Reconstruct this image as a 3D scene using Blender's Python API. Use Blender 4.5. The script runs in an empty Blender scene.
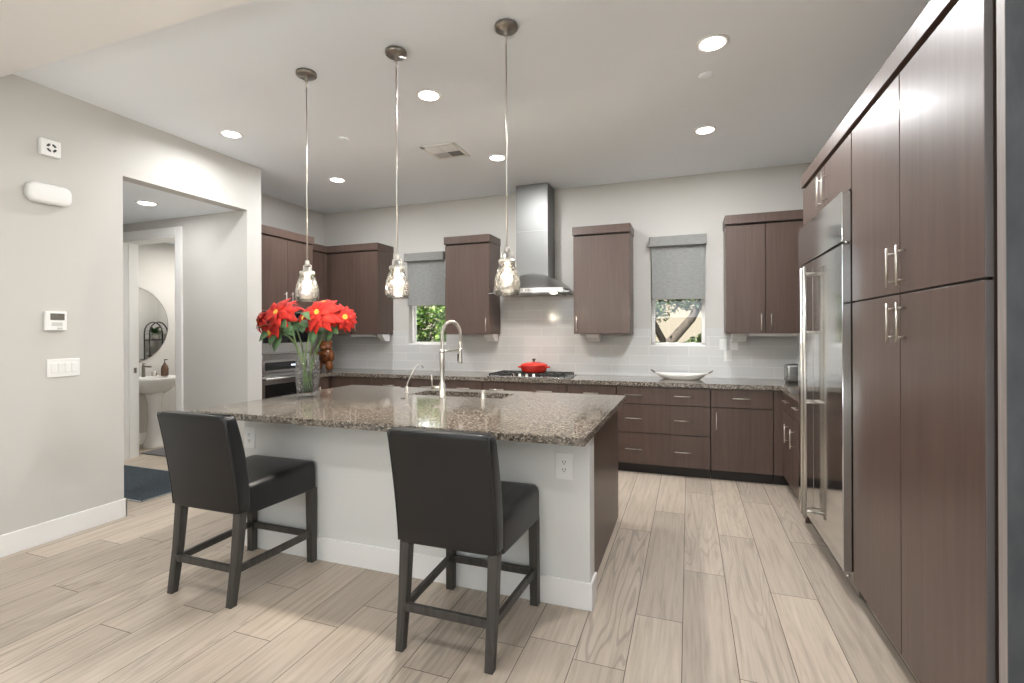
import bpy, bmesh, math, random
from mathutils import Vector, Matrix, Euler
R = random.Random(7)
S = bpy.context.scene
COL = S.collection
PI = math.pi

# ------------------------------------------------------------------ camera, world, sun, exposure
YAW, HCAM, ROLL = 0.3456, 1.4079, -0.0041
cam_d = bpy.data.cameras.new('camera'); cam = bpy.data.objects.new('camera', cam_d); COL.objects.link(cam)
cam_d.sensor_width = 36.0; cam_d.lens = 489.85 / 1024 * 36.0
cam_d.shift_y = -(341.5 - 332.12) / 1024; cam_d.clip_start = 0.05
_m = Matrix.Rotation(YAW, 4, 'Z') @ Matrix.Rotation(PI / 2, 4, 'X') @ Matrix.Rotation(ROLL, 4, 'Z')
cam.matrix_world = Matrix.Translation((0, 0, HCAM)) @ _m
S.camera = cam
S.view_settings.view_transform = 'Standard'; S.view_settings.look = 'None'
S.view_settings.exposure = 1.0; S.view_settings.gamma = 1.0; S.view_settings.use_curve_mapping = False
S.cycles.max_bounces = 10; S.cycles.diffuse_bounces = 6; S.cycles.glossy_bounces = 5
S.cycles.transparent_max_bounces = 24; S.cycles.caustics_reflective = False; S.cycles.caustics_refractive = False
S.cycles.sample_clamp_indirect = 6.0

W = bpy.data.worlds.new('sky'); S.world = W; W.use_nodes = True
W.node_tree.nodes['Background'].inputs['Color'].default_value = (0.88, 0.94, 1.0, 1)
W.node_tree.nodes['Background'].inputs['Strength'].default_value = 2.0
sun_d = bpy.data.lights.new('sun', 'SUN'); sun_d.energy = 14.0; sun_d.angle = 0.01; sun_d.color = (1, .99, .97)
sun = bpy.data.objects.new('sun', sun_d); COL.objects.link(sun)
sun.rotation_euler = Vector((0.25, 0.62, -0.80)).to_track_quat('-Z', 'Y').to_euler()
CAN_W = 14.0      # watts of one recessed ceiling light

# ------------------------------------------------------------------ materials
def mat(name, col=(.8, .8, .8), rough=.5, metal=0.0, **kw):
    m = bpy.data.materials.new(name); m.use_nodes = True
    b = m.node_tree.nodes['Principled BSDF']
    b.inputs['Base Color'].default_value = (*col, 1); b.inputs['Roughness'].default_value = rough
    b.inputs['Metallic'].default_value = metal
    for k, v in kw.items(): b.inputs[k.replace('_', ' ')].default_value = v
    return m
def nt(m): return m.node_tree.nodes, m.node_tree.links, m.node_tree.nodes['Principled BSDF']
def coords(m, scale=(1, 1, 1), kind='Object'):
    n, l, b = nt(m)
    t = n.new('ShaderNodeTexCoord'); mp = n.new('ShaderNodeMapping'); mp.inputs['Scale'].default_value = scale
    l.new(t.outputs[kind], mp.inputs['Vector']); return mp.outputs['Vector']
def noise(m, vec, scale=5, detail=4, rough=.5, dist=0):
    n, l, b = nt(m); x = n.new('ShaderNodeTexNoise')
    x.inputs['Scale'].default_value = scale; x.inputs['Detail'].default_value = detail
    x.inputs['Roughness'].default_value = rough; x.inputs['Distortion'].default_value = dist
    l.new(vec, x.inputs['Vector']); return x.outputs['Fac']
def ramp(m, fac, stops):
    n, l, b = nt(m); r = n.new('ShaderNodeValToRGB'); e = r.color_ramp.elements
    while len(e) < len(stops): e.new(.5)
    for i, (p, c) in enumerate(stops): e[i].position = p; e[i].color = (*c, 1)
    l.new(fac, r.inputs['Fac']); return r.outputs['Color']
def bump(m, h, strength=.2, dist=.01):
    n, l, b = nt(m); x = n.new('ShaderNodeBump'); x.inputs['Strength'].default_value = strength
    x.inputs['Distance'].default_value = dist; l.new(h, x.inputs['Height']); l.new(x.outputs['Normal'], b.inputs['Normal'])
def mixc(m, a, b_, fac, mode='MIX'):
    n, l, b = nt(m); x = n.new('ShaderNodeMix'); x.data_type = 'RGBA'; x.blend_type = mode
    for s, v in ((6, a), (7, b_), (0, fac)):
        if hasattr(v, 'links'): l.new(v, x.inputs[s])
        elif s == 0: x.inputs[0].default_value = v
        else: x.inputs[s].default_value = (*v, 1)
    return x.outputs[2]
def setcol(m, c):
    n, l, b = nt(m); l.new(c, b.inputs['Base Color'])

M = {}
def paint(name, c, bs=.04):
    m = mat(name, c, .75); v = coords(m, kind='Generated') if False else coords(m)
    bump(m, noise(m, v, 120, 3), bs, .004); return m
M['wall'] = paint('wall_paint', (.56, .548, .522))
M['soffit'] = paint('soffit_paint', (.78, .775, .765))
M['ceiling'] = paint('ceiling_paint', (.85, .895, .945))
M['island_paint'] = paint('island_paint', (.70, .70, .68))
M['trim'] = mat('white_trim_paint', (.86, .855, .84), .4)
M['white'] = mat('white_plastic', (.80, .80, .79), .35)
M['vent_dark'] = mat('vent_duct_grey', (.16, .16, .16), .6)
M['white_grey'] = mat('greyish_plastic', (.55, .55, .54), .4)

def wood(name, dark, light, rough, axis='Z', sc=1.0):
    m = mat(name, dark, rough)
    s = {'Z': (38, 38, 1.6), 'X': (1.6, 38, 38), 'Y': (38, 1.6, 38)}[axis]
    v = coords(m, tuple(q * sc for q in s)); f = noise(m, v, 1.0, 7, .62, .6)
    v2 = coords(m, (2.2, 2.2, 1.1)); g = noise(m, v2, 1.3, 3)
    c = ramp(m, f, [(.30, dark), (.72, light)])
    setcol(m, mixc(m, c, tuple(q * .72 for q in dark), mul(m, g, .45)))
    bump(m, f, .04, .002); return m
def mul(m, a, k):
    n, l, b = nt(m); x = n.new('ShaderNodeMath'); x.operation = 'MULTIPLY'; l.new(a, x.inputs[0]); x.inputs[1].default_value = k
    return x.outputs[0]
M['cab'] = wood('dark_cabinet_wood', (.080, .050, .040), (.120, .080, .064), .40)
M['cab'].node_tree.nodes['Principled BSDF'].inputs['Coat Weight'].default_value = .10
M['cab'].node_tree.nodes['Principled BSDF'].inputs['Coat Roughness'].default_value = .14
M['gap_shade'] = mat('cabinet_gap_shade', (.012, .009, .008), .7)  # near-black colour paints the shade in the gaps between cabinet parts
M['toe'] = mat('toe_kick_black_brown', (.022, .018, .017), .5)
M['panel_grey'] = mat('grey_end_panel', (.075, .08, .09), .55)
_v = coords(M['panel_grey'], (9, 9, 3)); setcol(M['panel_grey'], ramp(M['panel_grey'], noise(M['panel_grey'], _v, 2, 6), [(.3, (.05, .054, .062)), (.75, (.10, .105, .115))]))
M['edge_sheen'] = mat('door_edge_sheen_grey', (.20, .185, .185), .3)  # pale grey paints the window's reflection on the pantry door edges
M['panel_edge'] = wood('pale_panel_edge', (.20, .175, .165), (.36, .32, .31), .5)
M['steel'] = mat('brushed_steel', (.50, .50, .495), .27, 1.0)
_v = coords(M['steel'], (2, 2, 160)); bump(M['steel'], noise(M['steel'], _v, 3, 3), .03, .002)
M['steel_mirror'] = mat('polished_steel_door', (.60, .60, .595), .10, 1.0)
_v = coords(M['steel_mirror'], (3, 160, 3)); bump(M['steel_mirror'], noise(M['steel_mirror'], _v, 2, 2), .012, .001)
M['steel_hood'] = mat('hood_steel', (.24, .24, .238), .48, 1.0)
M['steel_dark'] = mat('dark_steel', (.34, .335, .325), .3, 1.0)  # one even, darker steel tone
M['nickel'] = mat('satin_nickel', (.72, .69, .64), .28, 1.0)
M['bronze'] = mat('brushed_pewter', (.27, .245, .215), .3, 1.0)
M['chrome'] = mat('chrome', (.78, .78, .78), .1, 1.0)
M['black_glass'] = mat('black_oven_glass', (.008, .008, .009), .06)
M['black_iron'] = mat('black_cast_iron', (.018, .017, .016), .55)
M['black_plastic'] = mat('black_plastic', (.02, .02, .02), .4)
M['dark_hole'] = mat('dark_slot', (.03, .03, .03), .8)

def granite():
    m = mat('speckled_granite', (.3, .27, .24), .07, 0, IOR=1.65); v = coords(m)
    n, l, b = nt(m)
    vo = n.new('ShaderNodeTexVoronoi'); vo.inputs['Scale'].default_value = 125; l.new(v, vo.inputs['Vector'])
    sep = n.new('ShaderNodeSeparateColor'); l.new(vo.outputs['Color'], sep.inputs[0])
    c1 = ramp(m, sep.outputs[0], [(0.0, (.006, .006, .007)), (.34, (.012, .011, .011)), (.42, (.11, .088, .068)), (.66, (.23, .187, .146)), (.88, (.36, .315, .26)), (1, (.52, .49, .45))])
    vo2 = n.new('ShaderNodeTexVoronoi'); vo2.inputs['Scale'].default_value = 300; l.new(v, vo2.inputs['Vector'])
    sep2 = n.new('ShaderNodeSeparateColor'); l.new(vo2.outputs['Color'], sep2.inputs[0])
    c2 = ramp(m, sep2.outputs[1], [(0, (.014, .013, .014)), (.3, (.05, .043, .038)), (.6, (.25, .205, .16)), (1, (.45, .41, .35))])
    setcol(m, mixc(m, c1, c2, .35)); return m
M['granite'] = granite()

def tile(axis='X'):
    m = mat('glossy_tile_' + axis, (.55, .55, .54), .07); n, l, b = nt(m)
    t = n.new('ShaderNodeTexCoord'); sp = n.new('ShaderNodeSeparateXYZ'); cb = n.new('ShaderNodeCombineXYZ')
    l.new(t.outputs['Object'], sp.inputs[0]); l.new(sp.outputs[0 if axis == 'X' else 1], cb.inputs[0]); l.new(sp.outputs[2], cb.inputs[1])
    br = n.new('ShaderNodeTexBrick'); l.new(cb.outputs[0], br.inputs['Vector'])
    br.inputs['Scale'].default_value = 1; br.inputs['Brick Width'].default_value = .41; br.inputs['Row Height'].default_value = .104
    br.inputs['Mortar Size'].default_value = .0022; br.inputs['Mortar Smooth'].default_value = .3
    br.inputs['Color1'].default_value = (.66, .66, .655, 1); br.inputs['Color2'].default_value = (.62, .62, .618, 1); br.inputs['Mortar'].default_value = (.80, .795, .78, 1)
    l.new(br.outputs['Color'], b.inputs['Base Color'])
    mpv = coords(m, (3, 3, 3)); nz = noise(m, mpv, 2.2, 2)
    ad = n.new('ShaderNodeMath'); ad.operation = 'MULTIPLY_ADD'; l.new(br.outputs['Fac'], ad.inputs[0]); ad.inputs[1].default_value = -.35; l.new(nz, ad.inputs[2])
    bump(m, ad.outputs[0], .12, .01); return m
M['tile_X'] = tile('X'); M['tile_Y'] = tile('Y')

def floorboards():
    m = mat('pale_oak_boards', (.5, .44, .38), .42); n, l, b = nt(m)
    at = n.new('ShaderNodeAttribute'); at.attribute_name = 'board'
    sp = n.new('ShaderNodeSeparateColor'); l.new(at.outputs['Color'], sp.inputs[0])
    uv = n.new('ShaderNodeUVMap'); uv.uv_map = 'grain'
    mp = n.new('ShaderNodeMapping'); mp.inputs['Scale'].default_value = (30, 1.5, 1); l.new(uv.outputs[0], mp.inputs[0])
    fine = noise(m, mp.outputs[0], 1.3, 8, .65, .4)
    mp2 = n.new('ShaderNodeMapping'); mp2.inputs['Scale'].default_value = (6.5, .55, 1); l.new(uv.outputs[0], mp2.inputs[0])
    nz = noise(m, mp2.outputs[0], 1.1, 2, .4, .3)
    sn = n.new('ShaderNodeMath'); sn.operation = 'MULTIPLY'; l.new(nz, sn.inputs[0]); sn.inputs[1].default_value = 85
    si = n.new('ShaderNodeMath'); si.operation = 'SINE'; l.new(sn.outputs[0], si.inputs[0])
    cath = ramp(m, si.outputs[0], [(.0, (0, 0, 0)), (.45, (0, 0, 0)), (.95, (1, 1, 1))])
    base = ramp(m, fine, [(.25, (.38, .312, .248)), (.5, (.545, .462, .378)), (.8, (.645, .56, .47))])
    tint = ramp(m, sp.outputs[0], [(0, (.78, .775, .77)), (.3, (.90, .895, .89)), (.7, (1.0, .99, .975)), (1, (1.06, 1.04, 1.01))])
    c = mixc(m, base, tint, 1.0, 'MULTIPLY')
    mm = n.new('ShaderNodeMath'); mm.operation = 'MULTIPLY'; l.new(cath, mm.inputs[0]); l.new(sp.outputs[1], mm.inputs[1])
    c = mixc(m, c, (.22, .185, .155), mul(m, mm.outputs[0], .50))
    setcol(m, c)
    bump(m, fine, .06, .002); return m
M['boards'] = floorboards()
M['board_gap'] = mat('board_joint_dark', (.10, .082, .066), .8)  # dark underlay showing in the board joints

def clear_glass(name, tint=(.97, .98, .98), rough=.02, seeds=0.0, refl=1.0):
    m = bpy.data.materials.new(name); m.use_nodes = True; n, l = m.node_tree.nodes, m.node_tree.links
    n.remove(n['Principled BSDF']); out = n['Material Output']
    tr = n.new('ShaderNodeBsdfTransparent'); tr.inputs['Color'].default_value = (*tint, 1)
    gl = n.new('ShaderNodeBsdfGlossy'); gl.inputs['Roughness'].default_value = rough
    fr = n.new('ShaderNodeFresnel'); fr.inputs['IOR'].default_value = 1.5
    k = n.new('ShaderNodeMath'); k.operation = 'MULTIPLY'; l.new(fr.outputs[0], k.inputs[0]); k.inputs[1].default_value = refl
    mx = n.new('ShaderNodeMixShader'); l.new(k.outputs[0], mx.inputs[0]); l.new(tr.outputs[0], mx.inputs[1]); l.new(gl.outputs[0], mx.inputs[2])
    l.new(mx.outputs[0], out.inputs['Surface'])
    if seeds:
        t = n.new('ShaderNodeTexCoord'); vo = n.new('ShaderNodeTexVoronoi'); vo.inputs['Scale'].default_value = 55; l.new(t.outputs['Object'], vo.inputs['Vector'])
        bp = n.new('ShaderNodeBump'); bp.inputs['Strength'].default_value = seeds; bp.inputs['Distance'].default_value = .02
        l.new(vo.outputs['Distance'], bp.inputs['Height'])
        for x in (gl, fr): l.new(bp.outputs[0], x.inputs['Normal'])
    return m
M['pane'] = clear_glass('window_glass', (.97, .985, .98), .0)
M['seeded'] = clear_glass('seeded_glass', (.95, .95, .935), .08, .25, 1.2)
_n, _l = M['seeded'].node_tree.nodes, M['seeded'].node_tree.links
_out = _n['Material Output']; _sh = _out.inputs['Surface'].links[0].from_socket
_df = _n.new('ShaderNodeBsdfTranslucent'); _df.inputs['Color'].default_value = (.95, .93, .9, 1)
_d2 = _n.new('ShaderNodeBsdfDiffuse'); _d2.inputs['Color'].default_value = (.95, .94, .92, 1)
_ad = _n.new('ShaderNodeMixShader'); _ad.inputs[0].default_value = .5; _l.new(_df.outputs[0], _ad.inputs[1]); _l.new(_d2.outputs[0], _ad.inputs[2])
_tc = _n.new('ShaderNodeTexCoord'); _vo = _n.new('ShaderNodeTexVoronoi'); _vo.inputs['Scale'].default_value = 70; _l.new(_tc.outputs['Object'], _vo.inputs['Vector'])
_mr = _n.new('ShaderNodeMapRange'); _l.new(_vo.outputs['Distance'], _mr.inputs[0]); _mr.inputs[1].default_value = .1; _mr.inputs[2].default_value = .55; _mr.inputs[3].default_value = .010; _mr.inputs[4].default_value = .0012
_mx = _n.new('ShaderNodeMixShader'); _l.new(_mr.outputs[0], _mx.inputs[0]); _l.new(_sh, _mx.inputs[1]); _l.new(_ad.outputs[0], _mx.inputs[2]); _l.new(_mx.outputs[0], _out.inputs['Surface'])
M['crystal'] = clear_glass('crystal_glass', (.99, .995, .993), .05, .35, .8)
def emit(name, c, s):
    m = bpy.data.materials.new(name); m.use_nodes = True; n, l = m.node_tree.nodes, m.node_tree.links
    n.remove(n['Principled BSDF']); e = n.new('ShaderNodeEmission'); e.inputs[0].default_value = (*c, 1); e.inputs[1].default_value = s
    l.new(e.outputs[0], n['Material Output'].inputs['Surface']); return m
M['lens'] = emit('lit_lens', (1, .97, .92), 6.0)
M['bulb'] = emit('frosted_lit_bulb', (1, .70, .36), 4.0)
_n, _l = M['bulb'].node_tree.nodes, M['bulb'].node_tree.links
_tr = _n.new('ShaderNodeBsdfTransparent'); _mx = _n.new('ShaderNodeMixShader'); _mx.inputs[0].default_value = .25
_l.new(_tr.outputs[0], _mx.inputs[1]); _l.new(_n['Emission'].outputs[0], _mx.inputs[2]); _l.new(_mx.outputs[0], _n['Material Output'].inputs['Surface'])
M['filament'] = emit('glowing_filament', (1, .72, .38), 60.0)
M['hoodlens'] = emit('lit_hood_lens', (1, .86, .66), 12.0)
M['display'] = emit('lit_clock_display', (.75, .85, 1), 1.2)

def leather():
    m = mat('black_leather', (.0062, .0062, .0072), .33); v = coords(m); bump(m, noise(m, v, 160, 4), .10, .003); return m
M['leather'] = leather()
M['piping'] = mat('black_piping', (.012, .012, .012), .4)
M['leg'] = wood('charcoal_stained_wood', (.030, .027, .024), (.085, .077, .068), .45)
def fabric(name, a, b_, s=(260, 260, 40)):
    m = mat(name, a, .9); v = coords(m, s); f = noise(m, v, 1, 4, .6); setcol(m, ramp(m, f, [(.3, a), (.75, b_)])); bump(m, f, .2, .003); return m
M['shade'] = fabric('grey_shade_fabric', (.20, .205, .205), (.36, .365, .36), (18, 18, 190))
M['shade_box'] = fabric('grey_valance_fabric', (.22, .22, .215), (.33, .33, .32), (18, 18, 190))
def rugm(name, a, b_):
    m = mat(name, a, .95); v = coords(m, (60, 150, 60)); f = noise(m, v, 1, 3, .7); setcol(m, ramp(m, f, [(.35, a), (.75, b_)])); bump(m, f, .6, .01); return m
M['rug'] = rugm('dark_blue_rug', (.012, .019, .027), (.085, .11, .13))
M['fringe'] = mat('pale_rug_edging', (.40, .42, .42), .9)
M['mat_grey'] = rugm('grey_bath_mat', (.11, .11, .12), (.24, .24, .25))
M['red'] = mat('red_enamel', (.62, .022, .012), .12, 0, Coat_Weight=.5)
M['porcelain'] = mat('white_porcelain', (.80, .79, .765), .12)
M['platter'] = mat('white_glazed_ceramic', (.78, .77, .74), .18)
def bract():
    m = mat('red_bract', (.72, .02, .014), .75); v = coords(m, (14, 14, 14)); f = noise(m, v, 2, 3)
    setcol(m, ramp(m, f, [(.3, (.34, .004, .005)), (.7, (.58, .026, .010))])); return m
M['bract'] = bract()
M['flower_eye'] = mat('yellow_green_flower_eye', (.62, .40, .06), .6)
M['stem'] = mat('green_stem', (.13, .20, .07), .6)
M['leafgreen'] = mat('grey_green_leaf', (.06, .125, .052), .55)
M['carved'] = wood('reddish_carved_wood', (.11, .034, .009), (.30, .105, .03), .28, 'Z', .5)
M['mirror'] = mat('mirror_glass', (.86, .87, .87), .01, 1.0)
M['soap'] = mat('brown_soap_glass', (.14, .075, .045), .15)
M['wrought'] = mat('dark_iron', (.03, .027, .025), .5)
def foliage(name, cols):
    m = mat(name, cols[0], .5); n, l, b = nt(m)
    at = n.new('ShaderNodeAttribute'); at.attribute_name = 'leafshade'; sp = n.new('ShaderNodeSeparateColor'); l.new(at.outputs['Color'], sp.inputs[0])
    k = len(cols) - 1; c = ramp(m, sp.outputs[0], [(i / k, q) for i, q in enumerate(cols)]); setcol(m, c)
    tl = n.new('ShaderNodeBsdfTranslucent'); l.new(c, tl.inputs['Color']); mx = n.new('ShaderNodeMixShader'); mx.inputs[0].default_value = .35
    l.new(b.outputs[0], mx.inputs[1]); l.new(tl.outputs[0], mx.inputs[2]); l.new(mx.outputs[0], n['Material Output'].inputs['Surface']); return m
M['fol_bright'] = foliage('bright_leaves', [(.022, .06, .006), (.075, .15, .016), (.20, .26, .04)])
M['fol_dark'] = foliage('olive_leaves', [(.014, .032, .007), (.04, .07, .015), (.13, .15, .05)])
M['bark'] = wood('brown_bark', (.020, .014, .010), (.075, .055, .04), .9, 'Z', .5)
M['stucco'] = paint('pale_stucco', (.115, .095, .068), .3)
M['soil'] = paint('dry_ground', (.28, .23, .17), .3)
M['patio'] = paint('patio_concrete', (.66, .655, .64), .2)

# ------------------------------------------------------------------ mesh building
class MB:
    def __init__(s): s.bm = bmesh.new(); s.smooth = []
    def _add(s, bm2):
        me = bpy.data.meshes.new('tmp'); bm2.to_mesh(me); bm2.free(); s.bm.from_mesh(me); bpy.data.meshes.remove(me)
    def box(s, x0, x1, y0, y1, z0, z1, bev=0.0, seg=2):
        b = bmesh.new()
        vs = [b.verts.new(p) for p in ((x0, y0, z0), (x1, y0, z0), (x1, y1, z0), (x0, y1, z0), (x0, y0, z1), (x1, y0, z1), (x1, y1, z1), (x0, y1, z1))]
        for f in ((0, 3, 2, 1), (4, 5, 6, 7), (0, 1, 5, 4), (1, 2, 6, 5), (2, 3, 7, 6), (3, 0, 4, 7)): b.faces.new([vs[i] for i in f])
        if bev > 0: bmesh.ops.bevel(b, geom=b.edges[:], offset=bev, segments=seg, profile=.5, affect='EDGES')
        bmesh.ops.recalc_face_normals(b, faces=b.faces); s._add(b); return s
    def loft(s, rings, cap0=True, cap1=True, smooth=True, closed=True):
        rv = [[s.bm.verts.new(p) for p in r] for r in rings]; n = len(rings[0]); fs = []
        for a, b in zip(rv, rv[1:]):
            for i in range(n if closed else n - 1):
                j = (i + 1) % n; fs.append(s.bm.faces.new((a[i], a[j], b[j], b[i])))
        if cap0: fs.append(s.bm.faces.new(rv[0][::-1]))
        if cap1: fs.append(s.bm.faces.new(rv[-1]))
        for f in fs: f.smooth = smooth
        bmesh.ops.recalc_face_normals(s.bm, faces=fs); return s
    def cyl(s, p0, p1, r0, r1=None, n=16, smooth=True):
        r1 = r0 if r1 is None else r1; p0, p1 = Vector(p0), Vector(p1); d = (p1 - p0).normalized()
        a = d.orthogonal().normalized(); b = d.cross(a)
        ring = lambda p, r: [p + a * r * math.cos(2 * PI * i / n) + b * r * math.sin(2 * PI * i / n) for i in range(n)]
        return s.loft([ring(p0, r0), ring(p1, r1)], smooth=False if n < 8 else smooth)
    def tube(s, pts, r, n=10):
        pts = [Vector(p) for p in pts]; rings = []; a = None
        for i, p in enumerate(pts):
            d = (pts[min(i + 1, len(pts) - 1)] - pts[max(i - 1, 0)]).normalized()
            a = d.orthogonal().normalized() if a is None else (a - d * a.dot(d)).normalized()
            b = d.cross(a); rr = r[i] if isinstance(r, (list, tuple)) else r
            rings.append([p + a * rr * math.cos(2 * PI * k / n) + b * rr * math.sin(2 * PI * k / n) for k in range(n)])
        return s.loft(rings)
    def lathe(s, c, prof, n=28, cap0=True, cap1=True, smooth=True, sq=0.0):
        rings = []
        for r, z in prof:
            rg = []
            for i in range(n):
                t = 2 * PI * i / n; k = 1 + sq * math.cos(4 * t)
                rg.append((c[0] + r * k * math.cos(t), c[1] + r * k * math.sin(t), c[2] + z))
            rings.append(rg)
        return s.loft(rings, cap0, cap1, smooth)
    def ball(s, c, r, sub=2, sc=(1, 1, 1), rot=None):
        b = bmesh.new(); bmesh.ops.create_icosphere(b, subdivisions=sub, radius=1)
        mt = Matrix.Translation(c) @ (rot.to_matrix().to_4x4() if rot else Matrix()) @ Matrix.Diagonal((r * sc[0], r * sc[1], r * sc[2], 1))
        bmesh.ops.transform(b, matrix=mt, verts=b.verts)
        for f in b.faces: f.smooth = True
        s._add(b); return s
    def prism(s, poly, axis, a0, a1, smooth=False):      # polygon in the other two axes, extruded along axis
        def P(p, a):
            return {'X': (a, p[0], p[1]), 'Y': (p[0], a, p[1]), 'Z': (p[0], p[1], a)}[axis]
        return s.loft([[P(p, a0) for p in poly], [P(p, a1) for p in poly]], smooth=smooth)
    def build(s, name, m, parent=None, smooth_angle=None):
        me = bpy.data.meshes.new(name)
        off = Vector((0, 0, 0)); q = parent
        while q is not None: off += q.location; q = q.parent
        if off.length: bmesh.ops.translate(s.bm, verts=s.bm.verts, vec=-off)
        s.bm.to_mesh(me); s.bm.free(); me.materials.append(M[m] if isinstance(m, str) else m)
        o = bpy.data.objects.new(name, me); COL.objects.link(o)
        if parent: o.parent = parent
        return o
def rrect(cx, cy, hx, hy, r, z, n=5):
    pts = []
    for sx, sy, a0 in ((1, 1, 0), (-1, 1, PI / 2), (-1, -1, PI), (1, -1, 3 * PI / 2)):
        for i in range(n):
            a = a0 + PI / 2 * i / (n - 1); pts.append((cx + sx * (hx - r) + r * math.cos(a), cy + sy * (hy - r) + r * math.sin(a), z))
    return pts
def tag(o, label, cat, group=None):
    o['label'] = label; o['category'] = cat
    if group: o['group'] = group
    return o
def thing(name, loc, label, cat, group=None):
    e = bpy.data.objects.new(name, None); e.empty_display_size = .1; COL.objects.link(e); e.location = loc
    return tag(e, label, cat, group)
def struct(name, mb, m):
    o = mb.build(name, m); o['kind'] = 'structure'; return o
def dup(root, loc, rz, label):
    r = root.copy(); COL.objects.link(r); r.location = loc; r.rotation_euler = (0, 0, rz); r['label'] = label
    def rec(src, dst):
        for ch in list(src.children):
            if ch in done: continue
            c = ch.copy(); COL.objects.link(c); c.parent = dst; done.add(c); rec(ch, c)
    done = set(); rec(root, r); return r
def setback(o, label): o['label'] = label; return o

# ------------------------------------------------------------------ the setting
XL, XK, XR, YB, ZC, ZF, ZN = -4.09, -4.82, 1.45, 5.60, 3.084, 3.012, 2.624
YF = 1.80; YREAR = -4.2
# floor boards
def floor():
    bm = bmesh.new(); cl = bm.loops.layers.color.new('board'); uv = bm.loops.layers.uv.new('grain')
    w, L, g = .2215, 1.497, .0016; rr = random.Random(3)
    known = {-1: 2.504, 0: 3.06, 1: 2.175, 2: 2.95, -2: 2.07, -10: 2.13, -7: 2.117, -5: 1.786, -15: 1.71, -11: 1.81, -18: 1.905, -16: 2.313}
    tone = {(-1, -1): .78, (-1, 0): .28, (-1, 1): .85, (0, -1): .06, (0, 0): .62, (0, 1): .22, (1, -1): .7, (1, 0): .55, (1, 1): .85, (2, -1): .9, (2, 0): .6, (-2, -1): .35, (-2, 0): .62, (-2, 1): .85, (-5, 0): .10, (-5, -1): .5, (-7, 0): .2, (-7, -1): .6, (-10, -1): .55, (-11, -1): .65, (-3, -1): .5, (-3, 0): .25, (-4, 0): .5}
    for i in range(-36, 8):
        x0 = -.031 + w * i; x1 = x0 + w
        if x0 > 1.47: continue
        j0 = known.get(i, rr.uniform(0, L)); y = j0 - 5 * L
        for k in range(-6, 8):
            ya, yb = j0 + k * L, j0 + (k + 1) * L
            if yb < YREAR - .2 or ya > 5.9: continue
            t = rr.uniform(.25, .85); gr = rr.random() ** 1.3; t = tone.get((i, k), t)
            ya, yb = max(ya, YREAR - .2), min(yb, 5.9)
            ox, oy = rr.uniform(0, 40), rr.uniform(0, 40)
            vs = [bm.verts.new(p) for p in ((x0 + g, ya + g, 0), (x1 - g, ya + g, 0), (x1 - g, yb - g, 0), (x0 + g, yb - g, 0))]
            f = bm.faces.new(vs)
            for lp in f.loops:
                lp[cl] = (t, gr, 0, 1); lp[uv].uv = (lp.vert.co.x + ox, lp.vert.co.y + oy)
    me = bpy.data.meshes.new('floor'); 
    n0 = len(bm.faces)
    vs = [bm.verts.new(p) for p in ((-8.1, YREAR - .2, -.0015), (1.6, YREAR - .2, -.0015), (1.6, 5.9, -.0015), (-8.1, 5.9, -.0015))]
    f = bm.faces.new(vs); f.material_index = 1
    vb = [bm.verts.new((v.co.x, v.co.y, -.12)) for v in vs]
    for a in range(4):
        q = bm.faces.new((vs[a], vb[a], vb[(a + 1) % 4], vs[(a + 1) % 4])); q.material_index = 1
    bm.faces.new(vb[::-1]).material_index = 1
    bm.to_mesh(me); bm.free(); me.materials.append(M['boards']); me.materials.append(M['board_gap'])
    o = bpy.data.objects.new('floor', me); COL.objects.link(o); o['kind'] = 'structure'
floor()
struct('ceiling', MB().box(-5.0, 1.6, YF, 5.75, ZC, ZC + .16), 'ceiling')
struct('ceiling_front', MB().box(-4.25, 1.6, YREAR - .15, YF, ZF, ZC + .16), 'soffit')
struct('ceiling_hall', MB().box(-8.0, XL - .13, 2.40, 3.66, ZN, ZN + .1), 'ceiling')
struct('ceiling_powder_room', MB().box(-6.7, -4.83, 3.66, 5.75, ZN, ZN + .1), 'ceiling')
struct('wall_left', MB().box(XL - .13, XL, YREAR, 2.533, 0, ZC + .05).box(XL - .13, XL, 2.533, 3.66, ZN, ZC + .05).box(XL - .73, XL, 3.66, 3.832, 0, ZC + .05), 'wall')
struct('wall_hall_south', MB().box(-8.0, XL - .13, 2.40, 2.533, 0, ZN), 'wall')
struct('wall_hall_west', MB().box(-8.1, -8.0, 2.40, 3.8, 0, ZN), 'wall')
DX0, DX1, DZ = -5.94, -5.065, 2.44
struct('wall_hall_north', MB().box(DX1, XL - .73, 3.66, 3.81, 0, ZN).box(-8.0, DX0, 3.66, 3.81, 0, ZN).box(DX0, DX1, 3.66, 3.81, DZ, ZN), 'wall')
struct('wall_kitchen_left', MB().box(XK - .12, XK, 3.81, 5.75, 0, ZC + .05), 'wall')
struct('wall_powder_west', MB().box(-6.70, -6.58, 3.81, 5.75, 0, ZN), 'wall')
struct('wall_powder_north', MB().box(-6.58, XK - .12, 5.60, 5.75, 0, ZN), 'wall')
RY0, RY1 = -.7, 1.25
struct('wall_right', MB().box(XR, XR + .12, YREAR, RY0, 0, ZC + .05).box(XR, XR + .12, RY1, 5.75, 0, ZC + .05).box(XR, XR + .12, RY0, RY1, 2.45, ZC + .05).box(XR, XR + .12, RY0, RY1, -.05, .02), 'wall')
W1 = (-3.455, -2.905, 1.25, 2.40); W2 = (-.385, .170, 1.25, 2.40)
def wall_holes(y0, y1, x0, x1, z0, z1, holes):
    b = MB(); xs = x0
    for (a, c, d, e) in holes:
        b.box(xs, a, y0, y1, z0, z1); b.box(a, c, y0, y1, z0, d); b.box(a, c, y0, y1, e, z1); xs = c
    b.box(xs, x1, y0, y1, z0, z1); return b
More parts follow.
